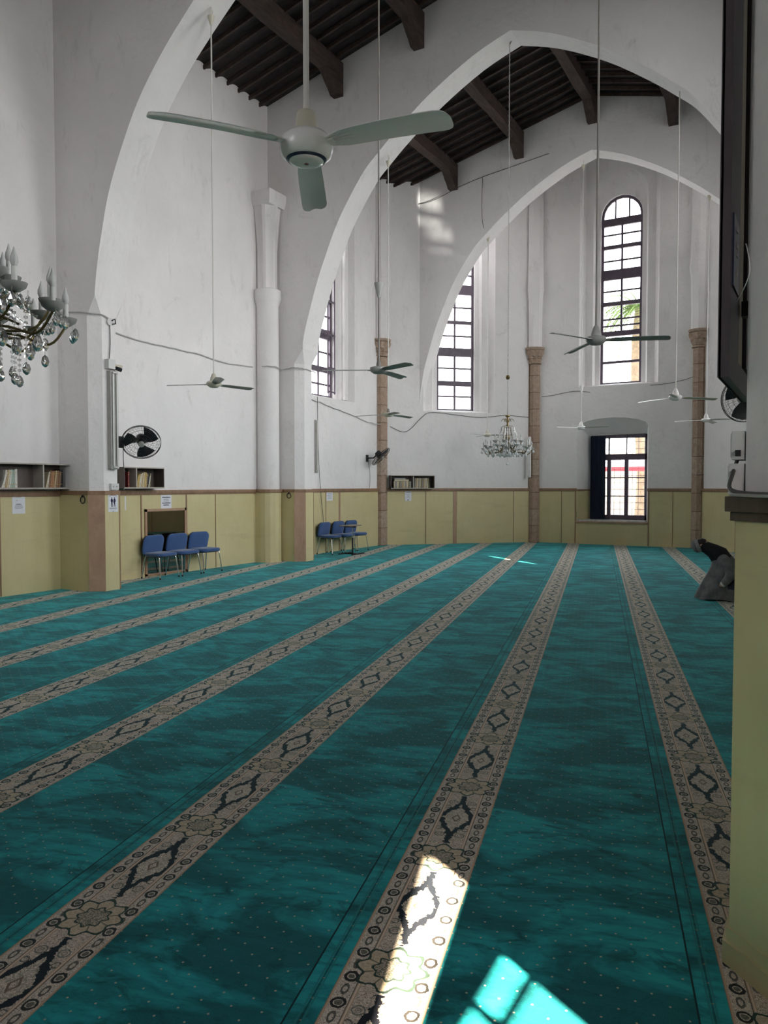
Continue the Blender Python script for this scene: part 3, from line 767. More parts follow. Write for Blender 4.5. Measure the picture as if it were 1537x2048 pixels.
# ------------------------------------------------------------------ ceiling fans
def fan(label,hub,top,az,L=.76,droop=.02,body=M_CRM,blade=M_GRB,rod=M_ROD,rr=.011,style=0,cone=None,yaw=0):
    t=thing('ceiling_fan',label,'ceiling fan',hub,az,'white ceiling fans hung on long rods')
    H=top-hub[2]
    mb=MB(); mb.tube([(0,0,.10),(0,0,H)],rr,8); mb.obj('downrod',rod,t)
    if style==2:   # large glossy bowl motor
        mb=MB(); mb.lathe([(.0,-.075),(.085,-.072),(.115,-.050),(.125,-.015),(.118,.02),(.095,.045),(.06,.055),(.0,.056)],40); mb.obj('motor_housing',M_WHT,t,60)
        mb=MB(); mb.lathe([(.083,-.0725),(.088,-.0715),(.094,-.067),(.090,-.071),(.085,-.0745)],40); mb.obj('navy_ring',M_NAVY,t,60)
        mb=MB(); mb.lathe([(.0,-.086),(.055,-.084),(.078,-.078),(.080,-.072),(.0,-.071)],40); c=mb.obj('cover_plate',M_WHT,t,60)
        mb=MB(); mb.box(-.008,.008,-.008,.008,-.0885,-.0855,mat=Matrix.Rotation(PI/4-az+.5,4,'Z')); mb.obj('badge',M_RED,c,0)
        mb=MB(); mb.lathe([(.0,.05),(.062,.052),(.060,.062),(.050,.075),(.046,.13),(.040,.148),(.02,.155),(.0,.156)],28); mb.obj('canopy',M_CRM,t,60)
        mb=MB(); mb.lathe([(.0,.052),(.066,.053),(.066,.058),(.0,.059)],28); mb.obj('collar',M_BLK,t,60)
    elif style==1: # flat motor, small clamp
        mb=MB(); mb.lathe([(.0,-.055),(.07,-.05),(.115,-.02),(.12,.005),(.12,.03),(.08,.042),(.0,.045)],32); mb.obj('motor_housing',body,t,45)
        mb=MB(); mb.lathe([(.0,.04),(.035,.045),(.03,.09),(.018,.13),(.0,.13)],16); mb.obj('canopy',M_DROD,t,45)
    else:
        mb=MB(); mb.lathe([(.0,-.06),(.06,-.055),(.11,-.02),(.118,.01),(.10,.035),(.05,.045),(.0,.046)],32); mb.obj('motor_housing',body,t,50)
        mb=MB(); mb.lathe([(.0,.04),(.062,.043),(.05,.10),(.03,.15),(.018,.165),(.0,.165)],20); mb.obj('canopy',body,t,50)
    if cone:
        mb=MB(); mb.lathe([(.0,cone-hub[2]-.20),(.02,cone-hub[2]-.19),(.062,cone-hub[2]),(.0,cone-hub[2]+.005)],20); mb.obj('rod_cover',body,t,50)
    # ceiling cup and hook
    mb=MB(); mb.lathe([(.0,H-.25),(.02,H-.25),(.055,H-.12),(.0,H-.115)],16); mb.tube([(0,0,H-.12),(.03,0,H-.05),(0,0,H+.02)],.008,6); mb.obj('ceiling_hook',M_CRM,t)
    r0=.10
    for k in range(3):
        a=2*PI*k/3; Mx=Matrix.Rotation(a,4,'Z')@Matrix.Rotation(rad(-11),4,'X')
        mb=MB(); xs=[r0,.15,.20,.26,L*.55,L*.8,L-.06,L-.03,L-.012,L-.003,L]; ws=[.030,.042,.056,.060,.064,.067,.068,.064,.055,.042,.030]
        top_=[];bot_=[]
        rings=[]
        for x,w in zip(xs,ws):
            zc=-droop*((x-r0)/(L-r0))**2
            pr=[(x,-w,zc),(x,-w*.5,zc+.006),(x,0,zc+.009),(x,w*.5,zc+.006),(x,w,zc),(x,w,zc-.004),(x,w*.5,zc+.002),(x,0,zc+.005),(x,-w*.5,zc+.002),(x,-w,zc-.004)]
            if x>L-.06:
                pr=[(px+.0*py,py,pz) for px,py,pz in pr]
            rings.append(pr)
        mb.loft([[(px,py,pz if k_<9 else pz) for px,py,pz in r_] for k_,r_ in enumerate(rings)])
        for q in (-.03,-.015,0,.015,.03): mb.tube([(.11,q*.7,.002),(.25,q,.001)],.003,5)
        Mx.translation=Vector((0,0,-.005))
        o=mb.obj('blade',blade if not isinstance(blade,list) else blade[k],t,60); o.matrix_local=Mx
        mb=MB(); mb.box(.07,.15,-.018,.018,-.010,-.003); o2=mb.obj('blade_bracket',body,o,0)
    return t
fan('large white ceiling fan nearest the camera with a glossy bowl motor and navy ring',(-2.085,2.95,3.364),11.2,rad(2),.72,.035,M_WHT,M_WHT,M_ROD,.014,2)
fan('cream ceiling fan hanging in front of the left wall, left of the engaged shaft',(-8.193,9.1,3.362),9.05,rad(79),.77,.0,M_CRM,M_GRB,M_ROD,.011,0)
fan('ceiling fan with dark flat motor in front of the left stone column',(-5.245,9.1,3.362),10.75,rad(92),.77,.01,M_GRB,M_GRB,M_DROD,.012,1,cone=4.53)
fan('small far ceiling fan with a cream hub just below the left stone column fan',(-8.346,14.9,3.36),9.0,rad(75),.77,.02,M_CRM,M_GRB,M_ROD,.011,1)
fan('far ceiling fan half hidden behind the hanging crystal chandelier',(-8.499,21.1,3.262),9.1,rad(15),.77,.0,M_CRM,M_GRB,M_ROD,.011,0)
fan('grey bladed ceiling fan crossing the foot of the round-headed apse window',(-2.258,8.9,3.458),9.85,rad(10),.80,.02,M_GRB,M_GRB,M_DROD,.012,0)
fan('white ceiling fan in front of the right stone column, the higher of two there',(-2.325,14.9,3.398),9.2,rad(35),.79,.02,M_WHT,M_CRM,M_ROD,.012,0)
fan('white ceiling fan in front of the arched top of the low apse window',(-5.74,21.1,3.379),10.6,rad(108),.80,.0,M_WHT,M_ROD,M_ROD,.012,0,cone=4.52)
fan('white ceiling fan low beside the right stone column, near the pier',(-2.551,21.1,3.452),9.2,rad(81),.77,.03,M_WHT,M_ROD,M_ROD,.012,0)
# ------------------------------------------------------------------ chandeliers
def gem(mb,c,r,h,mat=None):
    c=Vector(c); n=6
    rings=[[c+Vector((q*r*math.cos(2*PI*k/n+z),q*r*math.sin(2*PI*k/n+z),z*h)) for k in range(n)] for q,z in ((.15,0),(.55,-.15),(1,-.55),(.75,-.82),(.2,-1))]
    mb.loft(rings)
def chandelier(label,loc,top,R0,sc,nout,nin,ndrop,strand_len,chain_to):
    M_XTL=globals()['M_XTL'] if sc<1.2 else M_XTC
    t=thing('chandelier',label,'chandelier',loc,0,'crystal chandeliers')
    s=sc
    mb=MB(); mb.lathe([(0,.30*s),(.02*s,.29*s),(.06*s,.33*s),(.075*s,.37*s),(.05*s,.41*s),(.02*s,.45*s),(.03*s,.50*s),(.06*s,.56*s),(.045*s,.62*s),(.018*s,.68*s),(.03*s,.74*s),(.045*s,.78*s),(.02*s,.84*s),(.02*s,.98*s),(.05*s,1.0*s),(.05*s,1.02*s),(0,1.03*s)],20)
    mb.obj('central_stem',M_BRS,t)
    mb=MB(); mb.lathe([(.0,.34*s),(.06*s,.345*s),(.11*s,.38*s),(.13*s,.42*s),(.125*s,.42*s),(.10*s,.39*s),(0,.36*s)],24); mb.obj('glass_bowl',M_BRW,t)
    # upper cage
    for k in range(6):
        a=2*PI*k/6+.3; mb=MB()
        pts=curve_pts([(.05*s,0,.80*s),(.11*s,0,.79*s),(.13*s,0,.70*s),(.17*s,0,.62*s),(.20*s,0,.54*s),(.14*s,0,.47*s)],4)
        mb.tube(pts,.006*s,6,mat=Matrix.Rotation(a,4,'Z')); 
        mb.tube(curve_pts([(.02*s,0,.88*s),(.08*s,0,.95*s),(.13*s,0,.90*s)],4),.006*s,6,mat=Matrix.Rotation(a,4,'Z'))
        mb.obj('cage_bar',M_BRS,t)
    drops=[]
    def arm(a,rout,zc,zs,zl):
        mb=MB(); pts=curve_pts([(.03*s,0,zs),(rout*.35,0,zl),(rout*.62,0,zl-.02*s),(rout*.86,0,zc-.12*s),(rout,0,zc-.03*s)],5)
        mb.tube(pts,(.009 if s<1.2 else .006)*s,7); 
        mb.tube(curve_pts([(rout*.40,0,zl),(rout*.5,0,zl+.05*s),(rout*.62,0,zl+.03*s)],3),.006*s,6)
        o=mb.obj('arm',M_BRS,t); o.rotation_euler=(0,0,a)
        p=MB(); p.lathe([(.0,zc-.03*s),(.02*s,zc-.028*s),(.045*s,zc-.01*s),(.052*s,zc+.008*s),(.046*s,zc+.006*s),(.02*s,zc-.01*s),(0,zc-.012*s)],18,(rout,0,0)); p.obj('drip_pan',M_BRW,o)
        c=MB(); c.tube([(rout,0,zc-.012*s),(rout,0,zc+.075*s)],.012*s,12); c.obj('candle',M_CND,o)
        b_=MB(); b_.lathe([(.0,zc+.074*s),(.010*s,zc+.076*s),(.0165*s,zc+.095*s),(.015*s,zc+.112*s),(.007*s,zc+.135*s),(.002*s,zc+.155*s),(0,zc+.156*s)],12,(rout,0,0)); b_.obj('bulb',M_BULB,o)
        for q in (-1,0,1):
            aa=a+q*.075*.5/rout*s; drops.append((Vector((rout*1.07*math.cos(aa),rout*1.07*math.sin(aa),zc-.02*s)),.018*s,.06*s))
    for k in range(nout): arm(2*PI*k/nout+.12,R0*(1 if k%2 else .88),.35*s if k%2 else .40*s,.42*s,.28*s)
    for k in range(nin): arm(2*PI*k/nin+.35,R0*.55,.50*s,.48*s,.36*s)
    n=0
    def put(p,r,h,nm='crystal_drop'):
        mb=MB(); 
        mb.tube([p+Vector((0,0,.004)),p-Vector((0,0,.022*s))],.002*s,4); gem(mb,p-Vector((0,0,.02*s)),r,h); mb.obj(nm,M_XTL,t,0)
    R.shuffle(drops)
    for p,r,h in drops[:ndrop]: put(p,r,h)
    # lower ring of big pendants
    for k in range(18):
        a=2*PI*k/18; rr=R0*(.60 if k%2 else .78); put(Vector((rr*math.cos(a),rr*math.sin(a),.27*s)),.026*s,.08*s,'pendant')
    # bead strands
    for k in range(36):
        a=2*PI*k/36; r0=.14*s; r1=R0*(.45+.3*(k%3)/2) ; mb=MB()
        z0=.78*s; 
        th=[]
        for j in range(15):
            f=j/14; p=Vector((r0+(r1-r0)*f,0,z0-(z0-.34*s)*f-.10*s*math.sin(PI*f)))
            mb.sphere(p,.0095*s,3,mat=Matrix.Rotation(a,4,'Z')); th.append(p)
        mb.tube(th,.002*s,4,mat=Matrix.Rotation(a,4,'Z')); mb.obj('bead_strand',M_XTL,t,0)
    for k in range(54):
        a=2*PI*(k+.4)/54; rr=R0*(.10+.80*((k*7)%10)/10); L=strand_len*(1.25-.8*rr/R0)*(.8+.2*((k*3)%7)/6); mb=MB(); z0=.33*s
        nb=max(4,int(L/(.022*s)))
        mb.tube([(rr*math.cos(a),rr*math.sin(a),z0),(rr*math.cos(a),rr*math.sin(a),z0-L)],.002*s,4)
        for j in range(nb): mb.sphere((rr*math.cos(a),rr*math.sin(a),z0-L*j/nb),.0095*s,3)
        gem(mb,(rr*math.cos(a),rr*math.sin(a),z0-L),.020*s,.055*s)
        mb.obj('hanging_strand',M_XTL,t,0)
    mb=MB(); mb.tube([(0,0,.3*s),(0,0,.06*s)],.003*s,5); mb.sphere((0,0,.03*s),.028*s,6); mb.obj('finial_drop',M_XTL,t,60)
    # chain
    mb=MB(); z=1.02*s; H=top-loc[2]; k=0
    while z<H:
        ln=.045; pts=[(.010*math.cos(q*PI/4),0,z+ln/2+ln*.62*math.sin(q*PI/4)) for q in range(9)]
        mb.tube(pts,.0045,4,mat=Matrix.Rotation(PI/2*(k%2),4,'Z')); z+=.046; k+=1
    mb.obj('chain',M_DROD if sc>1.2 else M_LGR,t)
    if chain_to:
        zz=chain_to-loc[2]; mb=MB(); mb.lathe([(0,zz-.05),(.03,zz-.04),(.045,zz),(.03,zz+.04),(0,zz+.05)],10); mb.obj('canopy_ball',M_BRS,t)
    mb=MB(); mb.tube([(0,0,H-.03),(.03,0,H+.02),(0,0,H+.08)],.01,6); mb.obj('ceiling_hook',M_DROD,t)
    return t
chandelier('small crystal chandelier hanging by a long chain in front of the apse',(-5.57,14.93,2.20),10.66,.50,1.0,14,7,76,.10,3.99)
chandelier('large crystal chandelier with white candle bulbs cut off by the left edge of the photo',(-5.46,3.2,2.49),10.66,.86,1.62,20,12,96,.56,None)
# ------------------------------------------------------------------ wall fans
def wall_fan(label,loc,rot,rad_,base,blade_rot=0):
    """loc = fan head centre; rot = euler of head (axis +Y local faces out)"""
    t=thing('wall_fan',label,'wall fan',base,0,'black wall fans')
    T=Matrix.Translation(Vector(loc)-Vector(base))@rot.to_matrix().to_4x4()
    r=rad_
    mb=MB()
    for yy,q in ((.045,1),(-.045,1)):
        mb.tube([(r*q*math.cos(k*PI/24),yy*.35,r*q*math.sin(k*PI/24)) for k in range(49)],r*.017,6,mat=T)
    for sgn in (1,-1):
        for q in (.35,.6,.82,.92):
            yy=sgn*(.015+.075*math.sqrt(max(0,1-q*q)))
            mb.tube([(r*q*math.cos(k*PI/16),yy,r*q*math.sin(k*PI/16)) for k in range(33)],r*.006,4,mat=T)
        for k in range(28):
            a=2*PI*k/28
            mb.tube([(r*q*math.cos(a+.25*(1-q)),sgn*(.015+.075*math.sqrt(max(0,1-q*q))),r*q*math.sin(a+.25*(1-q))) for q in (.2,.4,.6,.8,.92,1)],r*.0045,4,mat=T)
    mb.obj('guard',M_WIRE,t)
    for k in range(3):
        mb=MB(); a0=2*PI*k/3+blade_rot; rings=[]
        for q in (.12,.25,.4,.55,.7,.82,.9):
            cw=.30+.30*math.sin(q*PI*.75); sw=-.35*q
            rings.append([(r*q*math.cos(a0+sw+cw*f),.02*f*1.4-.004+dy,r*q*math.sin(a0+sw+cw*f)) for f,dy in ((-1,0),(-.5,.003),(0,.004),(.5,.003),(1,0),(.5,-.004),(0,-.004),(-.5,-.004))])
        mb.loft(rings,mat=T); mb.obj('blade',M_BLK,t)
    mb=MB(); mb.lathe([(0,.0),(r*.16,0),(r*.17,.03),(r*.13,.055),(0,.06)],20,mat=T@Matrix.Rotation(-PI/2,4,'X')@Matrix.Translation((0,0,.04))); mb.obj('hub_cap',M_LGR,t)
    mb=MB(); mb.lathe([(0,-.19),(r*.20,-.185),(r*.27,-.15),(r*.28,-.06),(r*.2,-.02),(0,-.02)],20,mat=T@Matrix.Rotation(-PI/2,4,'X')); mb.obj('motor',M_BLK,t)
    hc=T@Vector((0,-.12,-.02))
    mb=MB(); mb.tube([(0,0,0),(hc.x*.6,hc.y*.6,0),tuple(hc)],[.022,.022,.028],8); mb.obj('bracket_arm',M_BLK,t)
    w=MB(); w.box(-.03,.01,-.05,.05,-.11,.09); w.obj('wall_plate',M_BLK,t,0)
    return t
from mathutils import Euler
# axis local +Y -> facing direction
def face(dx,dy,dz):
    return Vector((dx,dy,dz)).to_track_quat('Y','Z').to_euler()
wall_fan('black wall fan on the left pier above the small bookshelf',(-10.20,9.49,2.535),face(.73,-.68,-.70),.325,(-10.51,9.33,2.55),.5)
wall_fan('black wall fan seen edge-on beside the left stone column',(-11.02,19.25,2.62),face(.63,.30,-.72),.34,(-11.43,19.17,2.58),.2)
wall_fan('black wall fan half hidden behind the nearest right pier',(-.735,9.2,2.73),face(-.35,-.93,-.08),.245,(-.40,9.25,2.70),.9)
# ------------------------------------------------------------------ light fittings and electrics
def batten_light(label,loc,rz,L,mats,tubes=2,w=.10,d=.05):
    t=thing('batten_light',label,'light fitting',loc,rz,'fluorescent battens on the walls')
    mb=MB(); mb.box(-w/2,w/2,0,-d,0,L); mb.obj('housing',mats,t,0)
    for k in range(tubes):
        x=(k-(tubes-1)/2)*w*.5
        mb=MB(); mb.tube([(x,-d-.018,.05),(x,-d-.018,L-.05)],.013,10); mb.obj('tube',M_TUBE,t)
    for z in (.02,L-.04):
        mb=MB(); mb.box(-w*.35,w*.35,-d,-d-.035,z,z+.02); mb.obj('lampholder',M_PLG,t,0)
    return t
batten_light('long twin-tube light fitting upright on the left pier above the wall fan',(-10.53,9.13,2.07),PI/2,1.66,M_LGR,2,.16,.09)
batten_light('slim grey light fitting upright on the left wall right of the third arch pier',(-11.45,16.57,2.13),PI/2,1.36,M_LGR,1,.11,.04)
batten_light('white light fitting upright on the column left of the apse window',(-7.90,23.13,2.04),rad(-24+180),1.26,M_WHT,1,.11,.04).rotation_euler=(0,0,rad(-12))
t=thing('junction_box','grey electrical box with a lamp holder on top of the twin-tube light fitting','electrical box',(-10.53,9.08,3.76))
mb=MB(); mb.box(0,.10,-.07,.07,0,.16); mb.obj('box_body',M_PLG,t,0)
mb=MB(); mb.box(.02,.08,.08,.24,.05,.09); mb.obj('bracket',M_CREAMP,t,0)
mb=MB(); mb.tube([(.06,.10,.03),(.10,.20,.0)],.035,8); mb.obj('connector',M_BLK,t)
t=thing('junction_box','small round cable box high on the left pier where cables meet','electrical box',(-10.53,9.11,4.56))
mb=MB(); mb.lathe([(0,0),(.06,0),(.065,.04),(0,.05)],14,mat=Matrix.Rotation(PI/2,4,'Y')); mb.obj('box_body',M_PLG,t)
mb=MB(); mb.tube([(.05,.02,.02),(.08,.06,.05),(.06,.09,-.02),(.05,.03,-.04)],.012,6); mb.obj('loose_wires',M_BLK,t)
t=thing('power_socket','small white double socket on the left pier above the poster','power socket',(-10.53,9.16,1.715))
mb=MB(); mb.box(0,.05,-.08,.08,0,.11); mb.obj('socket_body',M_PLG,t,0)
for y in (-.04,.035):
    mb=MB(); mb.box(.05,.055,y-.012,y+.012,.045,.07); mb.obj('switch',M_LGR,t,0)
for zz,lab,d in ((1.895,'upper white socket box on the flank of the nearest right pier',.045),(1.775,'lower white socket box on the flank of the nearest right pier, above its dark cap',.053)):
    t=thing('power_socket',lab,'power socket',(-.245,3.24,zz))
    mb=MB(); mb.box(-d,0,-.10,.10,0,.105); mb.box(-d-.004,-d,-.09,.09,.008,.097); mb.obj('socket_body',M_PLG,t,0)
    if zz>1.85:
        mb=MB(); mb.box(-.03,-.012,-.125,-.10,.012,.034); mb.obj('plug',M_BLK,t,0)
    else:
        mb=MB(); mb.box(-d-.006,-d-.003,-.02,.02,.02,.05); mb.obj('switch',M_LGR,t,0)
def cable(label,pts,r,mat,n=6,wob=.0,cat='cable'):
    P=curve_pts(pts,5)
    if wob: P=[p+Vector((0,0,R.uniform(-wob,wob))) for p in P]
    mb=MB(); mb.tube(P,r,n); return tag(mb.obj('cable',mat),label,cat)
cable('thick grey cable lying along the cap of the nearest right pier',[(-.275,3.22,1.90),(-.283,3.12,1.84),(-.285,3.04,1.79),(-.24,2.99,1.772),(-.13,2.90,1.767),(-.02,2.83,1.766),(.3,2.81,1.766),(.62,2.81,1.766)],.0075,M_DCAB)
cable('pale cable bundle beside the thick grey cable on the nearest pier cap',[(-.29,3.12,1.775),(-.27,3.01,1.766),(-.15,2.91,1.762),(.0,2.835,1.762),(.62,2.825,1.762)],.006,M_LGR)
cable('grey cable running along the left wall between the first and second piers',[(-11.43,9.45,4.72),(-11.43,10.16,4.60),(-11.43,11.2,4.56),(-11.43,12.1,4.55),(-11.43,13.0,4.48),(-11.43,14.0,4.53)],.014,M_CAB,6,.012)
cable('grey cable wrapped round the engaged shaft and third pier',[(-11.2,14.05,4.53),(-11.0,14.22,4.52),(-10.96,14.4,4.51),(-10.98,14.58,4.5),(-10.8,14.60,4.52),(-10.62,14.6,4.52),(-10.51,14.72,4.5),(-10.51,15.0,4.50),(-10.51,15.22,4.47)],.012,M_CAB,6,.01)
cable('grey cable looping over the left pier to the round cable box',[(-11.4,8.78,4.75),(-10.9,8.78,4.70),(-10.66,8.78,4.66),(-10.52,8.95,4.65),(-10.50,9.10,4.60)],.012,M_CAB)
cable('thin cable dropping from the round cable box to the light fitting',[(-10.51,9.11,4.55),(-10.505,9.11,4.2),(-10.51,9.09,3.92)],.008,M_DCAB)
cable('twisted cable strung below the half hidden left wall window',[(-11.43,15.9,4.05),(-11.43,16.6,3.98),(-11.43,17.4,3.86),(-11.43,18.2,3.78),(-11.43,19.2,3.62),(-11.30,19.75,3.58)],.012,M_CAB,6,.015)
def onB(s,z,d=.02): p=P1+UB*s+Vector(inB)*d; return (p.x,p.y,z)
cable('thin cable draped under the apse-left window from column to column',[onB(.3,3.55),onB(.8,3.4),onB(1.3,3.85),onB(1.6,4.0),onB(2.4,3.94),onB(3.2,3.88),onB(4.0,3.96),onB(4.8,3.92)],.008,M_DCAB)
cable('thin cable crossing the apse centre wall from the left column',[(-7.6,23.38,4.55),(-7.2,23.38,4.58),(-6.9,23.38,4.63),(-6.5,23.38,4.66),(-6.1,23.38,4.6)],.008,M_DCAB)
cable('thin cable crossing the apse centre wall to the right column',[(-4.35,23.38,4.70),(-3.9,23.38,4.72),(-3.5,23.38,4.78),(-3.15,23.30,4.86)],.008,M_DCAB)
cable('thin cable line fixed across the face of the apse arch wall',[(-11.0,20.77,10.25),(-10.2,20.77,10.20),(-9.0,20.77,10.52),(-7.6,20.77,10.72),(-6.6,20.77,10.85)],.008,M_DCAB)
cable('thin cable hanging down the apse arch wall to the far fan hook',[(-8.55,20.77,10.58),(-8.56,20.77,10.0),(-8.55,20.77,9.4),(-8.50,20.79,9.15)],.007,M_DCAB)
cable('flex hanging from the edge-on wall fan down to the rail',[(-11.42,19.2,2.5),(-11.40,19.25,2.2),(-11.41,19.28,1.9),(-11.41,19.25,1.72)],.006,M_DCAB)
cable('long flex running from the slim grey light fitting down behind the far chairs',[(-11.42,16.62,4.1),(-11.42,16.63,3.4),(-11.42,16.66,2.5),(-11.41,16.72,1.8),(-11.39,16.78,1.2),(-11.38,16.85,.7)],.007,M_DCAB)
cable('flex hanging from the left pier wall fan to the rail',[(-10.5,9.36,2.45),(-10.51,9.37,2.2),(-10.5,9.38,1.95),(-10.47,9.34,1.72)],.007,M_DCAB)
# hooks on piers
for x,y,lab in ((-10.80,8.762,'iron ring hook on the shaded face of the second left pier'),(-10.83,14.582,'iron ring hook on the shaded face of the third left pier')):
    t=thing('iron_hook',lab,'hook',(x,y,1.60))
    mb=MB(); mb.tube([(.055*math.cos(a*PI/8),-.015,-.05+.06*math.sin(a*PI/8)) for a in range(17)],.009,6); mb.obj('ring',M_BLK,t)
    mb=MB(); mb.tube([(0,.0,.03),(0,-.03,.02),(0,-.02,-.01)],.009,6); mb.obj('pin',M_BLK,t)
# ------------------------------------------------------------------ display case on right pier
t=thing('display_board','tall dark framed board fixed high on the flank of the nearest right pier','board',(-.265,3.03,2.19))
mb=MB(); H=2.6
mb.box(-.062,-.055,0,.98,0,H); mb.obj('front_panel',M_CASE,t,0)
mb=MB(); mb.box(-.066,-.028,0,.36,.0,H); mb.box(-.066,-.028,.36,.98,0,.10); mb.obj('side_frame',M_CASE,t,0)
mb=MB(); mb.box(-.054,-.035,.37,.60,.11,H); mb.obj('back_panel',M_CREAMP,t,0)
mb=MB(); mb.box(-.054,-.020,.62,.98,.11,H); mb.obj('shadow_gap_band',M_CASE,t,0)  # dark band modelled in place of the shadow gap next to the pier
c=MB(); c.box(-.028,-.022,.06,.27,.34,.60); cc=c.obj('connector_plate',M_NAVY,t,0)
for z in (.40,.47,.50,.56):
    mb=MB(); mb.box(-.022,-.018,.13,.17,z-.008,z+.008); mb.obj('terminal',M_LGR,cc,0)
mb=MB(); mb.box(-.028,.024,.45,.5,.3,.36); mb.obj('wall_bracket',M_BLK,t,0)
cable('loose pale cable loop hanging out beside the dark framed board',[(-.245,3.05,2.66),(-.235,3.0,2.62),(-.225,2.98,2.55),(-.245,3.02,2.50),(-.29,3.20,2.49)],.002,M_PLG)
# ------------------------------------------------------------------ shelves and books
def shelf(label,loc,rz,L,H,D,divs):
    t=thing('bookshelf',label,'shelf',loc,rz,'open wall bookshelves')
    mb=MB(); mb.box(0,L,0,-D,0,.02); mb.box(0,L,0,-D,H-.02,H); mb.box(0,L,0,-.008,.02,H-.02); mb.obj('carcass',M_SHELF,t,0)
    for x in (0,L-.018):
        mb=MB(); mb.box(x,x+.018,-.008,-D,.02,H-.02); mb.obj('side_panel',M_SHELF,t,0)
    for d in divs:
        mb=MB(); mb.box(d-.012,d+.012,-.01,-D+.002,.02,H-.02); mb.obj('divider',[M_SHE],t,0)
    mb=MB(); mb.box(0,L,-D,-D-.004,-.003,.022); mb.box(0,L,-D,-D-.004,H-.020,H+.002); mb.obj('edge_strip',M_SHE,t,0)
    return t
def bookmesh(w,h,d):
    mb=MB(); c=.003
    mb.box(0,w,0,-d,0,h*0+.0001) if False else None
    mb.box(0,c,0,-d,0,h); mb.box(w-c,w,0,-d,0,h)
    # rounded spine at the front (-d side)
    mb.loft([[(0,-d,z),(w*.2,-d-.005,z),(w*.5,-d-.007,z),(w*.8,-d-.005,z),(w,-d,z),(w,-d+c,z),(0,-d+c,z)] for z in (0,h)])
    for z in (.18*h,.82*h): mb.loft([[(w*.05,-d-.004,z+k),(w*.5,-d-.0085,z+k),(w*.95,-d-.004,z+k),(w*.5,-d,z+k)] for k in (0,.006)],2)
    mb.box(c,w-c,-.004,-d+c,.004,h-.004,1)
    return mb
BC_={'white':(.62,.60,.54),'tan':(.42,.30,.17),'brown':(.23,.12,.07),'green':(.07,.14,.10),'pale green':(.36,.44,.37),'black':(.015,.013,.015),'cream':(.58,.50,.36),'dark red':(.22,.03,.03),'grey':(.28,.27,.26),'orange-brown':(.36,.18,.09),'olive':(.20,.18,.10),'gilt':(.50,.36,.12)}
BM={k:simple('book_cover_'+k.replace(' ','_').replace('-','_'),v,.5,var=.25,vs=40) for k,v in BC_.items()}
M_GILT=simple('gilt_band',(.55,.40,.14),.4,metal=.4)
ordn=['first','second','third','fourth','fifth','sixth','seventh','eighth','ninth','tenth','eleventh','twelfth','thirteenth','fourteenth','fifteenth']
def books(loc,rz,x0,seq,group,desc,tilt=0,scale=1,D=.2):
    Rz=Matrix.Rotation(rz,4,'Z'); x=x0
    for i,(c,w,h,tl) in enumerate(seq):
        h*=scale; mb=bookmesh(w,h,D*.8)
        dx=h*math.sin(abs(tl))
        o=mb.obj('book',[BM[c],M_PAGE,M_GILT],None,0)
        p=Rz@Vector((x,-.03,.0212)); o.location=Vector(loc)+p
        o.rotation_euler=(Matrix.Rotation(rz,3,'Z')@Matrix.Rotation(tl,3,'Y')).to_euler()
        if tl<0: pass
        tag(o,'%s book standing %s from left %s'%(c,ordn[i],desc),'book',group)
        x+=w/max(.6,math.cos(tl))+.004
# shelf A: bay at far left of the photo
LA=(XL+.035+.0,0,1.72)
# local x runs along +Y of the room: rz=90deg ; local -y points to +X (into the room)
shelf('two-part wall bookshelf at the left edge of the photo, beside the second left pier',(XL,7.0,1.735),PI/2,1.96,.42,.27,[1.29,.35])
tl=rad(15)
books((XL,7.0,1.735),PI/2,.58,[('white',.022,.27,rad(22)),('white',.03,.29,tl*.7),('tan',.03,.29,tl*.7),('cream',.028,.29,tl*.6),('white',.028,.29,tl*.6),('pale green',.04,.29,.02),('pale green',.03,.28,0),('white',.045,.30,0)],'books in the left half of the near bookshelf','in the left half of the leftmost bookshelf')
books((XL,7.0,1.735),PI/2,1.38,[('cream',.024,.27,tl),('white',.022,.27,tl*.6),('brown',.03,.29,tl*.5),('orange-brown',.035,.28,tl*.5),('orange-brown',.03,.28,tl*.4),('tan',.038,.29,tl*.5),('brown',.04,.29,tl*.5),('brown',.035,.27,tl*.5),('black',.05,.31,0)],'books in the right half of the near bookshelf','in the right half of the leftmost bookshelf')
shelf('wall bookshelf above the mirror, right beside the second left pier',(XL,9.98,1.735),PI/2,1.0,.40,.27,[.30])
books((XL,9.98,1.735),PI/2,.16,[('dark red',.035,.29,0)],'books in the bookshelf above the mirror','in the narrow part of the mirror shelf')
books((XL,9.98,1.735),PI/2,.36,[('gilt',.028,.25,tl*.9),('gilt',.026,.26,tl*.8),('white',.024,.26,tl*.8),('cream',.03,.28,tl*.7),('tan',.022,.28,tl*.6),('cream',.03,.29,tl*.5),('gilt',.04,.29,tl*.5),('tan',.028,.27,tl*.5),('black',.03,.28,tl*.4),('white',.024,.27,tl*.8),('olive',.03,.27,tl*.3)],'books in the bookshelf above the mirror','in the shelf above the mirror')
angB=math.atan2(UB.y,UB.x)
sB=P1+UB*.27
shelf('two-part wall bookshelf on the apse-left wall beside the left stone column',(sB.x,sB.y,1.69),angB,1.36,.40,.24,[.70])
cols=['cream','tan','grey','olive','cream','grey']
books((sB.x,sB.y,1.69),angB,.10,[(cols[(i*5)%6],.040+.006*(i%3),.20,0) for i in range(11)],'books in the left half of the apse bookshelf','in the left half of the far bookshelf')
books((sB.x,sB.y,1.69),angB,.74,[(cols[(i*5+2)%6],.032+.004*(i%3),.29,-rad(6) if i>8 else rad(3)) for i in range(12)],'books in the right half of the apse bookshelf','in the right half of the far bookshelf')
p=P1+UB*.37
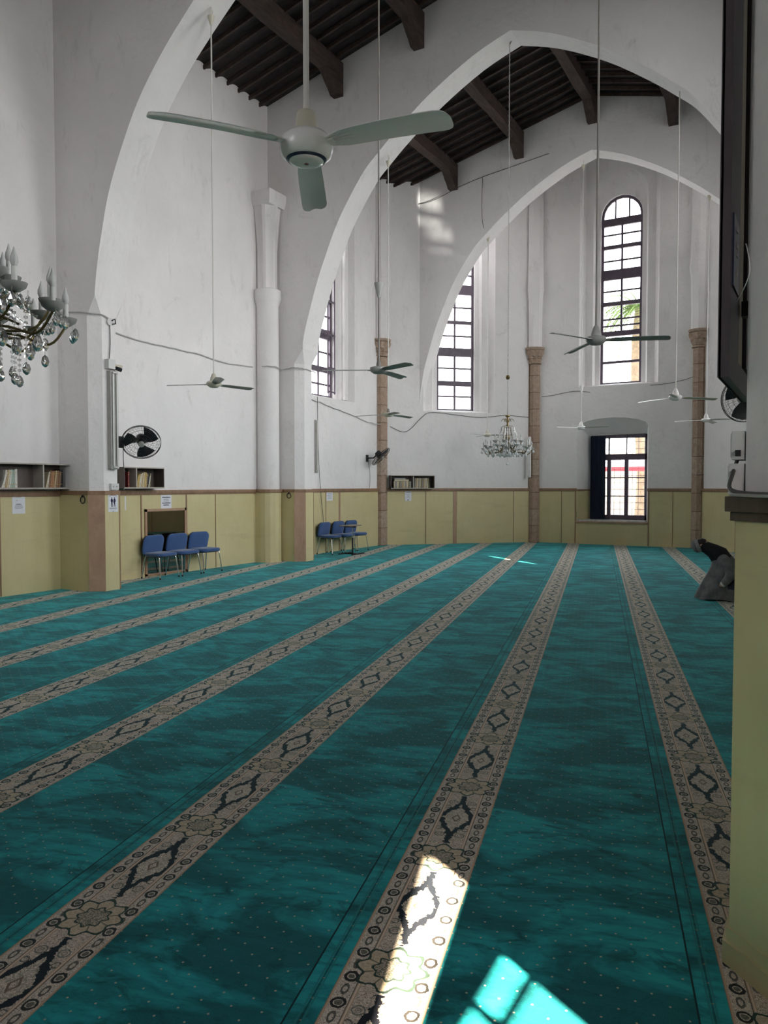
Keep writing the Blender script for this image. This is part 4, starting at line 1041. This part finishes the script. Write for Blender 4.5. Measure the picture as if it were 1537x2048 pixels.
for i in range(1):
    for j in range(2):
        mb=bookmesh(.045,.44-.1*j,.17); o=mb.obj('book',[BM['cream' if j==0 else 'grey'],M_PAGE,M_GILT],None,0)
        q=Matrix.Rotation(angB,4,'Z')@Vector((.12,-.03,.021+.20+.045*j)); o.location=Vector((sB.x,sB.y,1.69))+q+Vector((0,0,.05))
        o.rotation_euler=(Matrix.Rotation(angB,3,'Z')@Matrix.Rotation(rad(90),3,'Y')).to_euler()
        tag(o,['cream book lying flat on top of the row in the far bookshelf','grey book lying flat on the cream one in the far bookshelf'][j],'book','books in the left half of the apse bookshelf')
# ------------------------------------------------------------------ notices
def notice(label,loc,rz,w,h,lines,cat='notice',extra=None):
    t=thing('notice' if cat=='notice' else 'poster',label,cat,loc,rz,'printed notices on the panelling')
    mb=MB(); mb.box(-w/2,w/2,0,-.0015,-h,0); mb.obj('sheet',M_PAP,t,0)
    for (cx,cz,lw,lh,m) in lines:
        mb=MB(); x=cx-lw/2; rr_=random.Random(int(abs(cz)*1e4)+int(lw*1e3))
        while x<cx+lw/2-.003:
            ww=rr_.uniform(.008,.022)*w/.25; ww=min(ww,cx+lw/2-x)
            mb.box(x,x+ww*.82,-.0015,-.0022,cz-lh/2,cz+lh/2-lh*.25*rr_.random()); x+=ww
        mb.obj('printed_line',m,t,0)
    return t
xp=XL+.033
notice('white notice under the bookshelf at the left edge of the photo',(xp,7.99,1.63),PI/2,.235,.30,[(0,-.025,.10,.012,M_INKG),(-.03,-.085,.03,.012,M_INKG),(0,-.145,.10,.012,M_INK),(0,-.165,.14,.008,M_INKG),(0,-.18,.14,.008,M_INKG),(0,-.195,.17,.008,M_INKG),(0,-.21,.14,.008,M_INKG)])
notice('white notice with five printed lines above the mirror',(xp,11.255,1.60),PI/2,.29,.27,[(0,-.045,.22,.022,M_INK),(0,-.085,.14,.018,M_INKG),(0,-.12,.15,.016,M_INKG),(0,-.16,.23,.022,M_INK),(0,-.20,.16,.022,M_INK)])
notice('white notice on the left wall above the far row of chairs',(xp,17.17,1.62),PI/2,.30,.24,[(0,-.05,.2,.015,M_INKG),(0,-.09,.2,.015,M_INKG),(0,-.14,.18,.015,M_INKG),(0,-.18,.2,.015,M_INKG)])
q=onB(.86,1.62,.035)
notice('white notice hanging under the far bookshelf by the column',q,angB,.21,.30,[(0,-.05,.14,.02,M_INKG),(0,-.12,.10,.012,M_INKG),(0,-.16,.08,.010,M_INK),(0,-.20,.12,.012,M_INKG),(0,-.27,.05,.03,M_INKN)])
# poster with two figures
t=notice('white poster with two dark standing figures on the second left pier',(-10.53+.0325,9.125,1.652),PI/2,.21,.31,[(0,-.022,.12,.016,M_INKR),(-.07,-.042,.02,.012,M_INKN),(.07,-.042,.02,.012,M_INKN),(0,-.245,.17,.010,M_INKG),(0,-.258,.15,.010,M_INKG),(0,-.30,.03,.008,M_INK)],'poster')
for sx in (-1,1):
    mb=MB(); cx=sx*.029
    def fl(pts): 
        mb.add([(cx+x*sx*-1,-.0024,z) for x,z in pts],[tuple(range(len(pts)))])
        mb.add([(cx+x*sx*-1,-.0016,z) for x,z in pts],[tuple(range(len(pts)))])
    fl([(.009*math.cos(a*PI/5),-.072+.012*math.sin(a*PI/5)) for a in range(10)])
    fl([(-.004,-.08),(.004,-.08),(.016,-.092),(.024,-.115),(.022,-.135),(.013,-.145),(-.013,-.145),(-.022,-.135),(-.024,-.115),(-.016,-.092)])
    fl([(-.012,-.14),(.012,-.14),(.018,-.225),(.008,-.225),(.001,-.165),(-.006,-.225),(-.016,-.225)])
    fl([(.020,-.13),(.030,-.140),(.042,-.150),(.040,-.155),(.026,-.147),(.018,-.137)])
    mb.obj('printed_figure',M_INKN,t,0)
t=thing('paper_slip','narrow blank paper strip at the edge of the second left pier casing','paper',(-10.49,9.385,1.60))
mb=MB(); mb.box(0,.002,-.012,.012,-.24,0); mb.obj('sheet',M_PAP,t,0)
# ------------------------------------------------------------------ mirror
t=thing('mirror','brown framed floor-length mirror on the left wall behind the near chairs','mirror',(XL+.03,11.24,0))
w,h=.56,1.33
mb=MB()
for a in ((-w,-w+.05,0,h),(w-.05,w,0,h),(-w,w,h-.05,h),(-w,w,.02,.06)): mb.box(0,.028,a[0],a[1],a[2],a[3])
mb.obj('frame',M_TRIM2,t,0)
mb=MB(); mb.box(.004,.012,-w+.045,w-.045,.055,h-.045); mb.obj('mirror_glass',M_MIR,t,0)
# ------------------------------------------------------------------ chairs
def rrect(w,d,r,n=5):
    out=[]
    for cx,cy,a0 in ((w/2-r,d/2-r,0),(-w/2+r,d/2-r,PI/2),(-w/2+r,-d/2+r,PI),(w/2-r,-d/2+r,1.5*PI)):
        for k in range(n+1): a=a0+PI/2*k/n; out.append((cx+r*math.cos(a),cy+r*math.sin(a)))
    return out
def cushion(mb,w,d,t,r,T):
    L=[]
    for f,z in ((.90,0),(.97,.12),(1,.35),(1,.65),(.96,.86),(.88,.97),(.7,1.03),(.35,1.07)):
        L.append([(x*f if f>.8 else x*f,y*f,z*t) for x,y in rrect(w,d,r)])
    mb.loft(L,mat=T)
def chair():
    t=thing('chair','','chair',(0,0,0),0,'blue visitor chairs')
    mb=MB(); cushion(mb,.54,.46,.07,.12,Matrix.Translation((.0,.02,.425))); mb.obj('seat',M_BL,t,60)
    T=Matrix.Translation((0,-.21,.635))@Matrix.Rotation(rad(90-12),4,'X')@Matrix.Rotation(PI,4,'Z')@Matrix.Rotation(PI,4,'Y')
    T=Matrix.Translation((0,-.235,.64))@Matrix.Rotation(rad(-90+(-12)+180),4,'X')
    T=Matrix.Translation((0,-.20,.635))@Matrix.Rotation(rad(-102),4,'X')
    mb=MB(); cushion(mb,.56,.40,.055,.12,T); mb.obj('backrest',M_BL,t,60)
    T2=Matrix.Translation((0,-.202,.635))@Matrix.Rotation(rad(78),4,'X')
    mb=MB(); mb.loft([[(x,y,z) for x,y in rrect(.54,.385,.115)] for z in (0,.012)],mat=T2); mb.obj('back_shell',M_BLK,t,40)
    for s in (-1,1):
        mb=MB(); mb.tube(curve_pts([(s*.20,-.02,.43),(s*.21,.10,.44),(s*.225,.17,.42),(s*.235,.195,.34),(s*.265,.235,.0)],5),.0115,10); l=mb.obj('leg',M_CHR,t)
        c=MB(); c.tube([(s*.265,.235,.0),(s*.264,.234,.03)],.015,10); c.obj('foot_cap',M_BLKR,l)
        mb=MB(); mb.tube(curve_pts([(s*.20,.0,.43),(s*.215,-.13,.43),(s*.225,-.17,.38),(s*.255,-.235,.0)],5),.0115,10); l=mb.obj('leg',M_CHR,t)
        c=MB(); c.tube([(s*.255,-.235,.0),(s*.254,-.234,.03)],.015,10); c.obj('foot_cap',M_BLKR,l)
        mb=MB(); mb.tube(curve_pts([(s*.12,.05,.418),(s*.12,-.14,.415),(s*.12,-.20,.44),(s*.12,-.232,.55),(s*.12,-.25,.66)],5),.011,8); mb.obj('back_support',M_BLK,t)
    mb=MB(); mb.box(-.20,.20,-.16,.18,.408,.426); mb.obj('seat_frame',M_BLK,t,0)
    return t
ch=chair()
spots=[(-11.13,10.80,-90+4,'blue visitor chair nearest the camera in the row at the mirror, left of three'),(-11.13,11.42,-90,'middle blue visitor chair in the row in front of the mirror'),(-11.13,12.04,-90-2,'right-hand blue visitor chair in the row by the mirror'),
(-11.14,16.76,-90+3,'left-most blue visitor chair of the far row under the notice'),(-11.14,17.42,-90,'middle blue visitor chair of the far row, behind the small table'),(-11.14,18.06,-90-2,'right-hand blue visitor chair of the far row near the stone column')]
for i,(x,y,a,l) in enumerate(spots):
    o=ch if i==0 else dup(ch)
    o.location=(x,y,0); o.rotation_euler=(0,0,rad(a)); o['label']=l
# small overbed-like table
t=thing('side_table','small grey-topped table on a single black post in front of the far chairs','table',(-10.62,16.95,0),rad(0))
mb=MB(); mb.loft([[(x,y,z) for x,y in rrect(.36,.62,.05)] for z in (.735,.757)]); mb.obj('table_top',simple('grey_brown_laminate',(.20,.17,.15),.4,var=.1),t,30)
mb=MB(); mb.box(-.16,.16,-.03,.03,.70,.735); mb.obj('top_bracket',M_BLK,t,0)
mb=MB(); mb.tube([(.05,.02,.03),(.05,.02,.42)],.022,10); mb.obj('post',M_BLK,t)
mb=MB(); mb.tube([(.05,.02,.40),(.05,.02,.715)],.014,10); mb.obj('inner_tube',M_CHR,t)
mb=MB(); mb.box(-.20,.24,-.0,.04,.0,.03); mb.box(-.20,-.16,-.28,.30,.0,.03); mb.box(.20,.24,-.28,.30,0,.03); mb.obj('base',M_BLK,t,0)
# ------------------------------------------------------------------ kneeling person
def person():
    base=(-1.42,13.1,0)
    t=thing('person','person in charcoal jacket and grey knitted cap kneeling bowed on the carpet','person',base)
    # faces -X ; local frame: f = forward (-X)
    def sk(name,verts,edges,radii,mat,parent,sub=2,root=0):
        me=bpy.data.meshes.new(name); me.from_pydata(verts,edges,[]); me.update()
        o=bpy.data.objects.new(name,me); COL.objects.link(o); o.parent=parent
        md=o.modifiers.new('Skin','SKIN'); md.use_smooth_shade=True
        sv=me.skin_vertices[0].data
        for i,r in enumerate(radii):
            sv[i].radius=r if isinstance(r,tuple) else (r,r); sv[i].use_root=(i==root)
        s2=o.modifiers.new('Subsurf','SUBSURF'); s2.levels=sub; s2.render_levels=sub
        me.materials.append(mat); return o
    V=[];Ed=[];Rd=[]
    def v(p,r,par=None):
        V.append(p);Rd.append(r)
        if par is not None: Ed.append((par,len(V)-1))
        return len(V)-1
    pel=v((.34,0,.28),(.12,.10))
    w=v((.27,0,.40),(.11,.10),pel); ch_=v((.17,0,.54),(.12,.10),w); up=v((.08,0,.64),(.09,.08),ch_)
    nk=v((-.05,0,.78),.058,up); hd0=v((-.12,0,.815),.06,nk)
    for s in (-1,1):
        h=v((.32,s*.10,.25),.10,pel); kn=v((-.06,s*.125,.09),.072,h); sh=v((.14,s*.125,.06),.062,kn); an=v((.40,s*.13,.055),.042,sh); ft=v((.50,s*.13,.035),.035,an); v((.58,s*.13,.03),.025,ft)
        so=v((.12,s*.14,.60),.055,up); el=v((.25,s*.25,.43),.042,so); wr=v((.14,s*.255,.265),.030,el); v((.10,s*.22,.235),(.038,.022),wr)
    body=sk('body',V,Ed,Rd,M_SKIN,t)
    # head bowed forward/down: long axis tilted
    q=Vector((-.93,0,-.37)).normalized()   # crown direction
    T=Matrix.Translation((-.215,0,.845))@q.to_track_quat('Z','X').to_matrix().to_4x4()
    hd=MB(); prof=[(.0,-.118),(.040,-.112),(.058,-.085),(.068,-.05),(.076,-.01),(.080,.03),(.078,.065),(.062,.095),(.035,.112),(0,.118)]
    n=24; rings=[]
    for r,z in prof:
        ring=[]
        for k in range(n):
            a=2*PI*k/n; x=r*1.16*math.cos(a); y=r*.93*math.sin(a)
            fx=math.cos(a)
            if fx>.9: x+= {True:.0,False:0}[False]
            if fx>.97 and -.06<z<.0: x+=.022-(abs(z+.035))*.4     # nose ridge
            if fx>.85 and z<-.08: x+=.010                          # chin
            if .78<fx<.97 and -.01<z<.04: x-=.006                  # eye sockets
            ring.append((x,y,z))
        rings.append(ring)
    F=Matrix.Rotation(PI if (T.to_3x3()@Vector((1,0,0))).z>0 else 0,4,'Z')
    TT=T@F
    hd.loft(rings,mat=TT)
    for s in (-1,1): hd.sphere((0,s*.076,-.02),.022,6,sc=(.7,.35,1.2),mat=TT)
    head=hd.obj('head',M_SKIN,t,60)
    for s in (-1,1):
        e=MB(); e.sphere((.079,s*.030,.005),.011,6,mat=TT); e.obj('eye',M_BLK,head)
    mth=MB(); mth.box(.080,.086,-.022,.022,-.075,-.069,mat=TT); mth.obj('mouth',M_INKR,head)
    hr=MB(); hr.sphere((-.024,0,-.02),.080,10,sc=(.95,.95,1.15),mat=TT); hr.loft([[(1.03*x*1.0 if x<.02 else .02*1.0,1.05*y,z) for x,y,z in r] for r in rings[3:6]],mat=TT); hr.obj('hair',M_HAIR,t,60)
    cp=MB(); cr=[]
    for r,z in ((.083,.012),(.088,.03),(.088,.060),(.084,.088),(.072,.112),(.045,.128),(.01,.133)):
        cr.append([(r*1.16*math.cos(2*PI*k/n),r*.98*math.sin(2*PI*k/n),z) for k in range(n)])
    cp.loft(cr,mat=TT); cap=cp.obj('knitted_cap',M_CAPM,t,60)
    for z in (.016,.034,.052):
        b_=MB(); b_.tube([(.0895*1.16*math.cos(2*PI*k/24),.0895*.98*math.sin(2*PI*k/24),z) for k in range(25)],.0055,6,mat=TT); b_.obj('cap_stripe',M_CAPS,cap)
    sc_=MB(); sc_.tube([(-.195,0,.838),(-.12,0,.805),(-.04,0,.765),(.05,0,.70),(.13,0,.60)],[.086,.096,.115,.15,.14],18); sc_.obj('scarf',M_SCF,t,60)
    # jacket shell, closed sections from shoulders to hem
    jk=MB(); secs=[]
    path=[((.10,.695),(.06,.09)),((.12,.67),(.125,.15)),((.13,.61),(.175,.175)),((.14,.52),(.205,.185)),((.13,.42),(.235,.20)),((.12,.32),(.27,.225)),((.10,.21),(.305,.25)),((.09,.10),(.34,.27)),((.08,.015),(.365,.28))]
    nn=44
    for j,((cx,cz),(rx,ry)) in enumerate(path):
        ring=[]
        for k in range(nn):
            a=2*PI*k/nn; fold=1+(.012+.009*j)*math.sin(5*a+.7*j)+.0065*j*math.sin(13*a+1.1*j)
            ring.append((cx+rx*fold*math.cos(a),ry*fold*math.sin(a),cz+.012*math.sin(3*a)*(j>5)))
        secs.append(ring)
    jk.loft(secs); J=jk.obj('jacket',M_JKT,t,60)
    for s in (-1,1):
        slv=MB(); slv.tube(curve_pts([(.11,s*.13,.655),(.19,s*.205,.58),(.25,s*.25,.46),(.22,s*.262,.36),(.155,s*.26,.28)],4),[.085,.092,.094,.092,.088,.085,.082,.082,.08,.078,.074,.07,.066,.063,.06,.057,.055],16)
        sl=slv.obj('sleeve',M_JKT,J,60)
        cf=MB(); cf.tube([(.155,s*.258,.278),(.135,s*.252,.262)],.046,14); cf.obj('shirt_cuff',M_AWW,J,60)
    # trousers over the folded legs
    for s in (-1,1):
        tr=MB(); tr.tube(curve_pts([(.34,s*.09,.26),(.12,s*.115,.17),(-.06,s*.125,.10)],4),[.12,.118,.112,.105,.10,.095,.09,.085,.08],14); tr.tube([(-.06,s*.125,.09),(.14,s*.125,.075),(.40,s*.135,.065)],[.082,.076,.056],14); tr.obj('trouser_leg',M_TROU,t,60)
        ss=MB(); ss.tube([(.39,s*.13,.055),(.46,s*.13,.048),(.53,s*.13,.042),(.60,s*.13,.035)],[.048,.048,.044,.028],12); ss.obj('sock',M_BLK,t,60)
        # hand: palm is part of the arm; five fingers resting on the thigh
        for i,(dy,L_) in enumerate(((-.027,.066),(-.009,.074),(.009,.070),(.026,.056))):
            y=s*.22+dy
            sk('finger',[(.08,y,.23),(.08-L_*.5,y,.222),(.08-L_*.85,y,.20),(.08-L_,y,.185)],[(0,1),(1,2),(2,3)],[.0095,.0088,.008,.0065],M_SKIN,body,2)
        sk('thumb',[(.105,s*.185,.235),(.08,s*.162,.228),(.055,s*.156,.215)],[(0,1),(1,2)],[.011,.0095,.0075],M_SKIN,body,2)
    return t
person()
# ------------------------------------------------------------------ light
W=bpy.data.worlds.new('World'); S.world=W; W.use_nodes=True
nt=W.node_tree; bg=nt.nodes['Background']
tc=N(nt,'ShaderNodeTexCoord'); sx=N(nt,'ShaderNodeSeparateXYZ'); nt.links.new(tc.outputs['Generated'],sx.inputs[0])
f=ramp(nt,E(nt,sx.outputs[2]),-.05,.7); c=mixc(nt,f,(1.0,.965,.96),(.92,.95,1.0)); nt.links.new(c,bg.inputs[0])
bg.inputs[1].default_value=7.0
sd=Vector((.867*math.cos(rad(48)),-.498*math.cos(rad(48)),math.sin(rad(48))))
L=bpy.data.lights.new('sun_beam','SPOT'); L.energy=2.0e6; L.color=(1,.86,.66); L.spot_size=rad(3.4); L.spot_blend=.1; L.shadow_soft_size=.5
lo=bpy.data.objects.new('sun_beam',L); COL.objects.link(lo); lo.location=Vector((XR,1.55,2.1))+sd*60; lo.rotation_mode='QUATERNION'; lo.rotation_quaternion=(-sd).to_track_quat('-Z','Y')
gd=Vector((.77,-.02,.64)).normalized()
L=bpy.data.lights.new('sun_glint','SPOT'); L.energy=6e5; L.color=(1,.86,.66); L.spot_size=rad(2.5); L.spot_blend=.2; L.shadow_soft_size=.02
lo=bpy.data.objects.new('sun_glint',L); COL.objects.link(lo); tg=Vector((-6.43,17.55,0)); lo.location=tg+gd*42
xa_=Vector((1.44,-1.17,0)).normalized(); z_=gd; y_=z_.cross(xa_).normalized(); xa_=y_.cross(z_).normalized()
mm=Matrix((xa_,y_*.075,z_)).transposed().to_4x4(); mm.translation=lo.location; lo.matrix_world=mm
for tx,tz,sp,sc_,en in ((-10.20,9.95,1.5,.16,9e4),(-9.85,9.05,1.2,.18,5e4)):
    tg=Vector((tx,20.8,tz)); w0=Vector((.65,17.5,6.4)); gd=(w0-tg).normalized()
    L=bpy.data.lights.new('reflected_glint','SPOT'); L.energy=en; L.color=(1,.95,.88); L.spot_size=rad(sp*2.1); L.spot_blend=1; L.shadow_soft_size=.15
    lo=bpy.data.objects.new('reflected_glint',L); COL.objects.link(lo); lo.location=tg+gd*22
    z_=gd; y_=Vector((-.10,0,1)); xa_=y_.cross(z_).normalized(); y_=z_.cross(xa_).normalized()
    mm=Matrix((xa_*sc_,y_,z_)).transposed().to_4x4(); mm.translation=lo.location; lo.matrix_world=mm
# ------------------------------------------------------------------ camera
cam=bpy.data.cameras.new('camera'); co=bpy.data.objects.new('camera',cam); COL.objects.link(co)
cam.sensor_fit='VERTICAL'; cam.sensor_height=24; cam.lens=1537/2048*24; cam.clip_end=300; cam.clip_start=.05
co.location=(0,0,1.8); co.rotation_euler=(PI/2-math.atan(54/1537),0,rad(29.57))
S.camera=co
S.view_settings.view_transform='Standard'; S.view_settings.look='None'; S.view_settings.gamma=1; S.view_settings.use_curve_mapping=False
S.view_settings.exposure=.74
cy=S.cycles
cy.max_bounces=8; cy.diffuse_bounces=4; cy.glossy_bounces=4; cy.transmission_bounces=5; cy.transparent_max_bounces=8
cy.caustics_reflective=False; cy.caustics_refractive=False; cy.sample_clamp_indirect=18; cy.use_denoising=True
cy.use_adaptive_sampling=True; cy.adaptive_threshold=.06
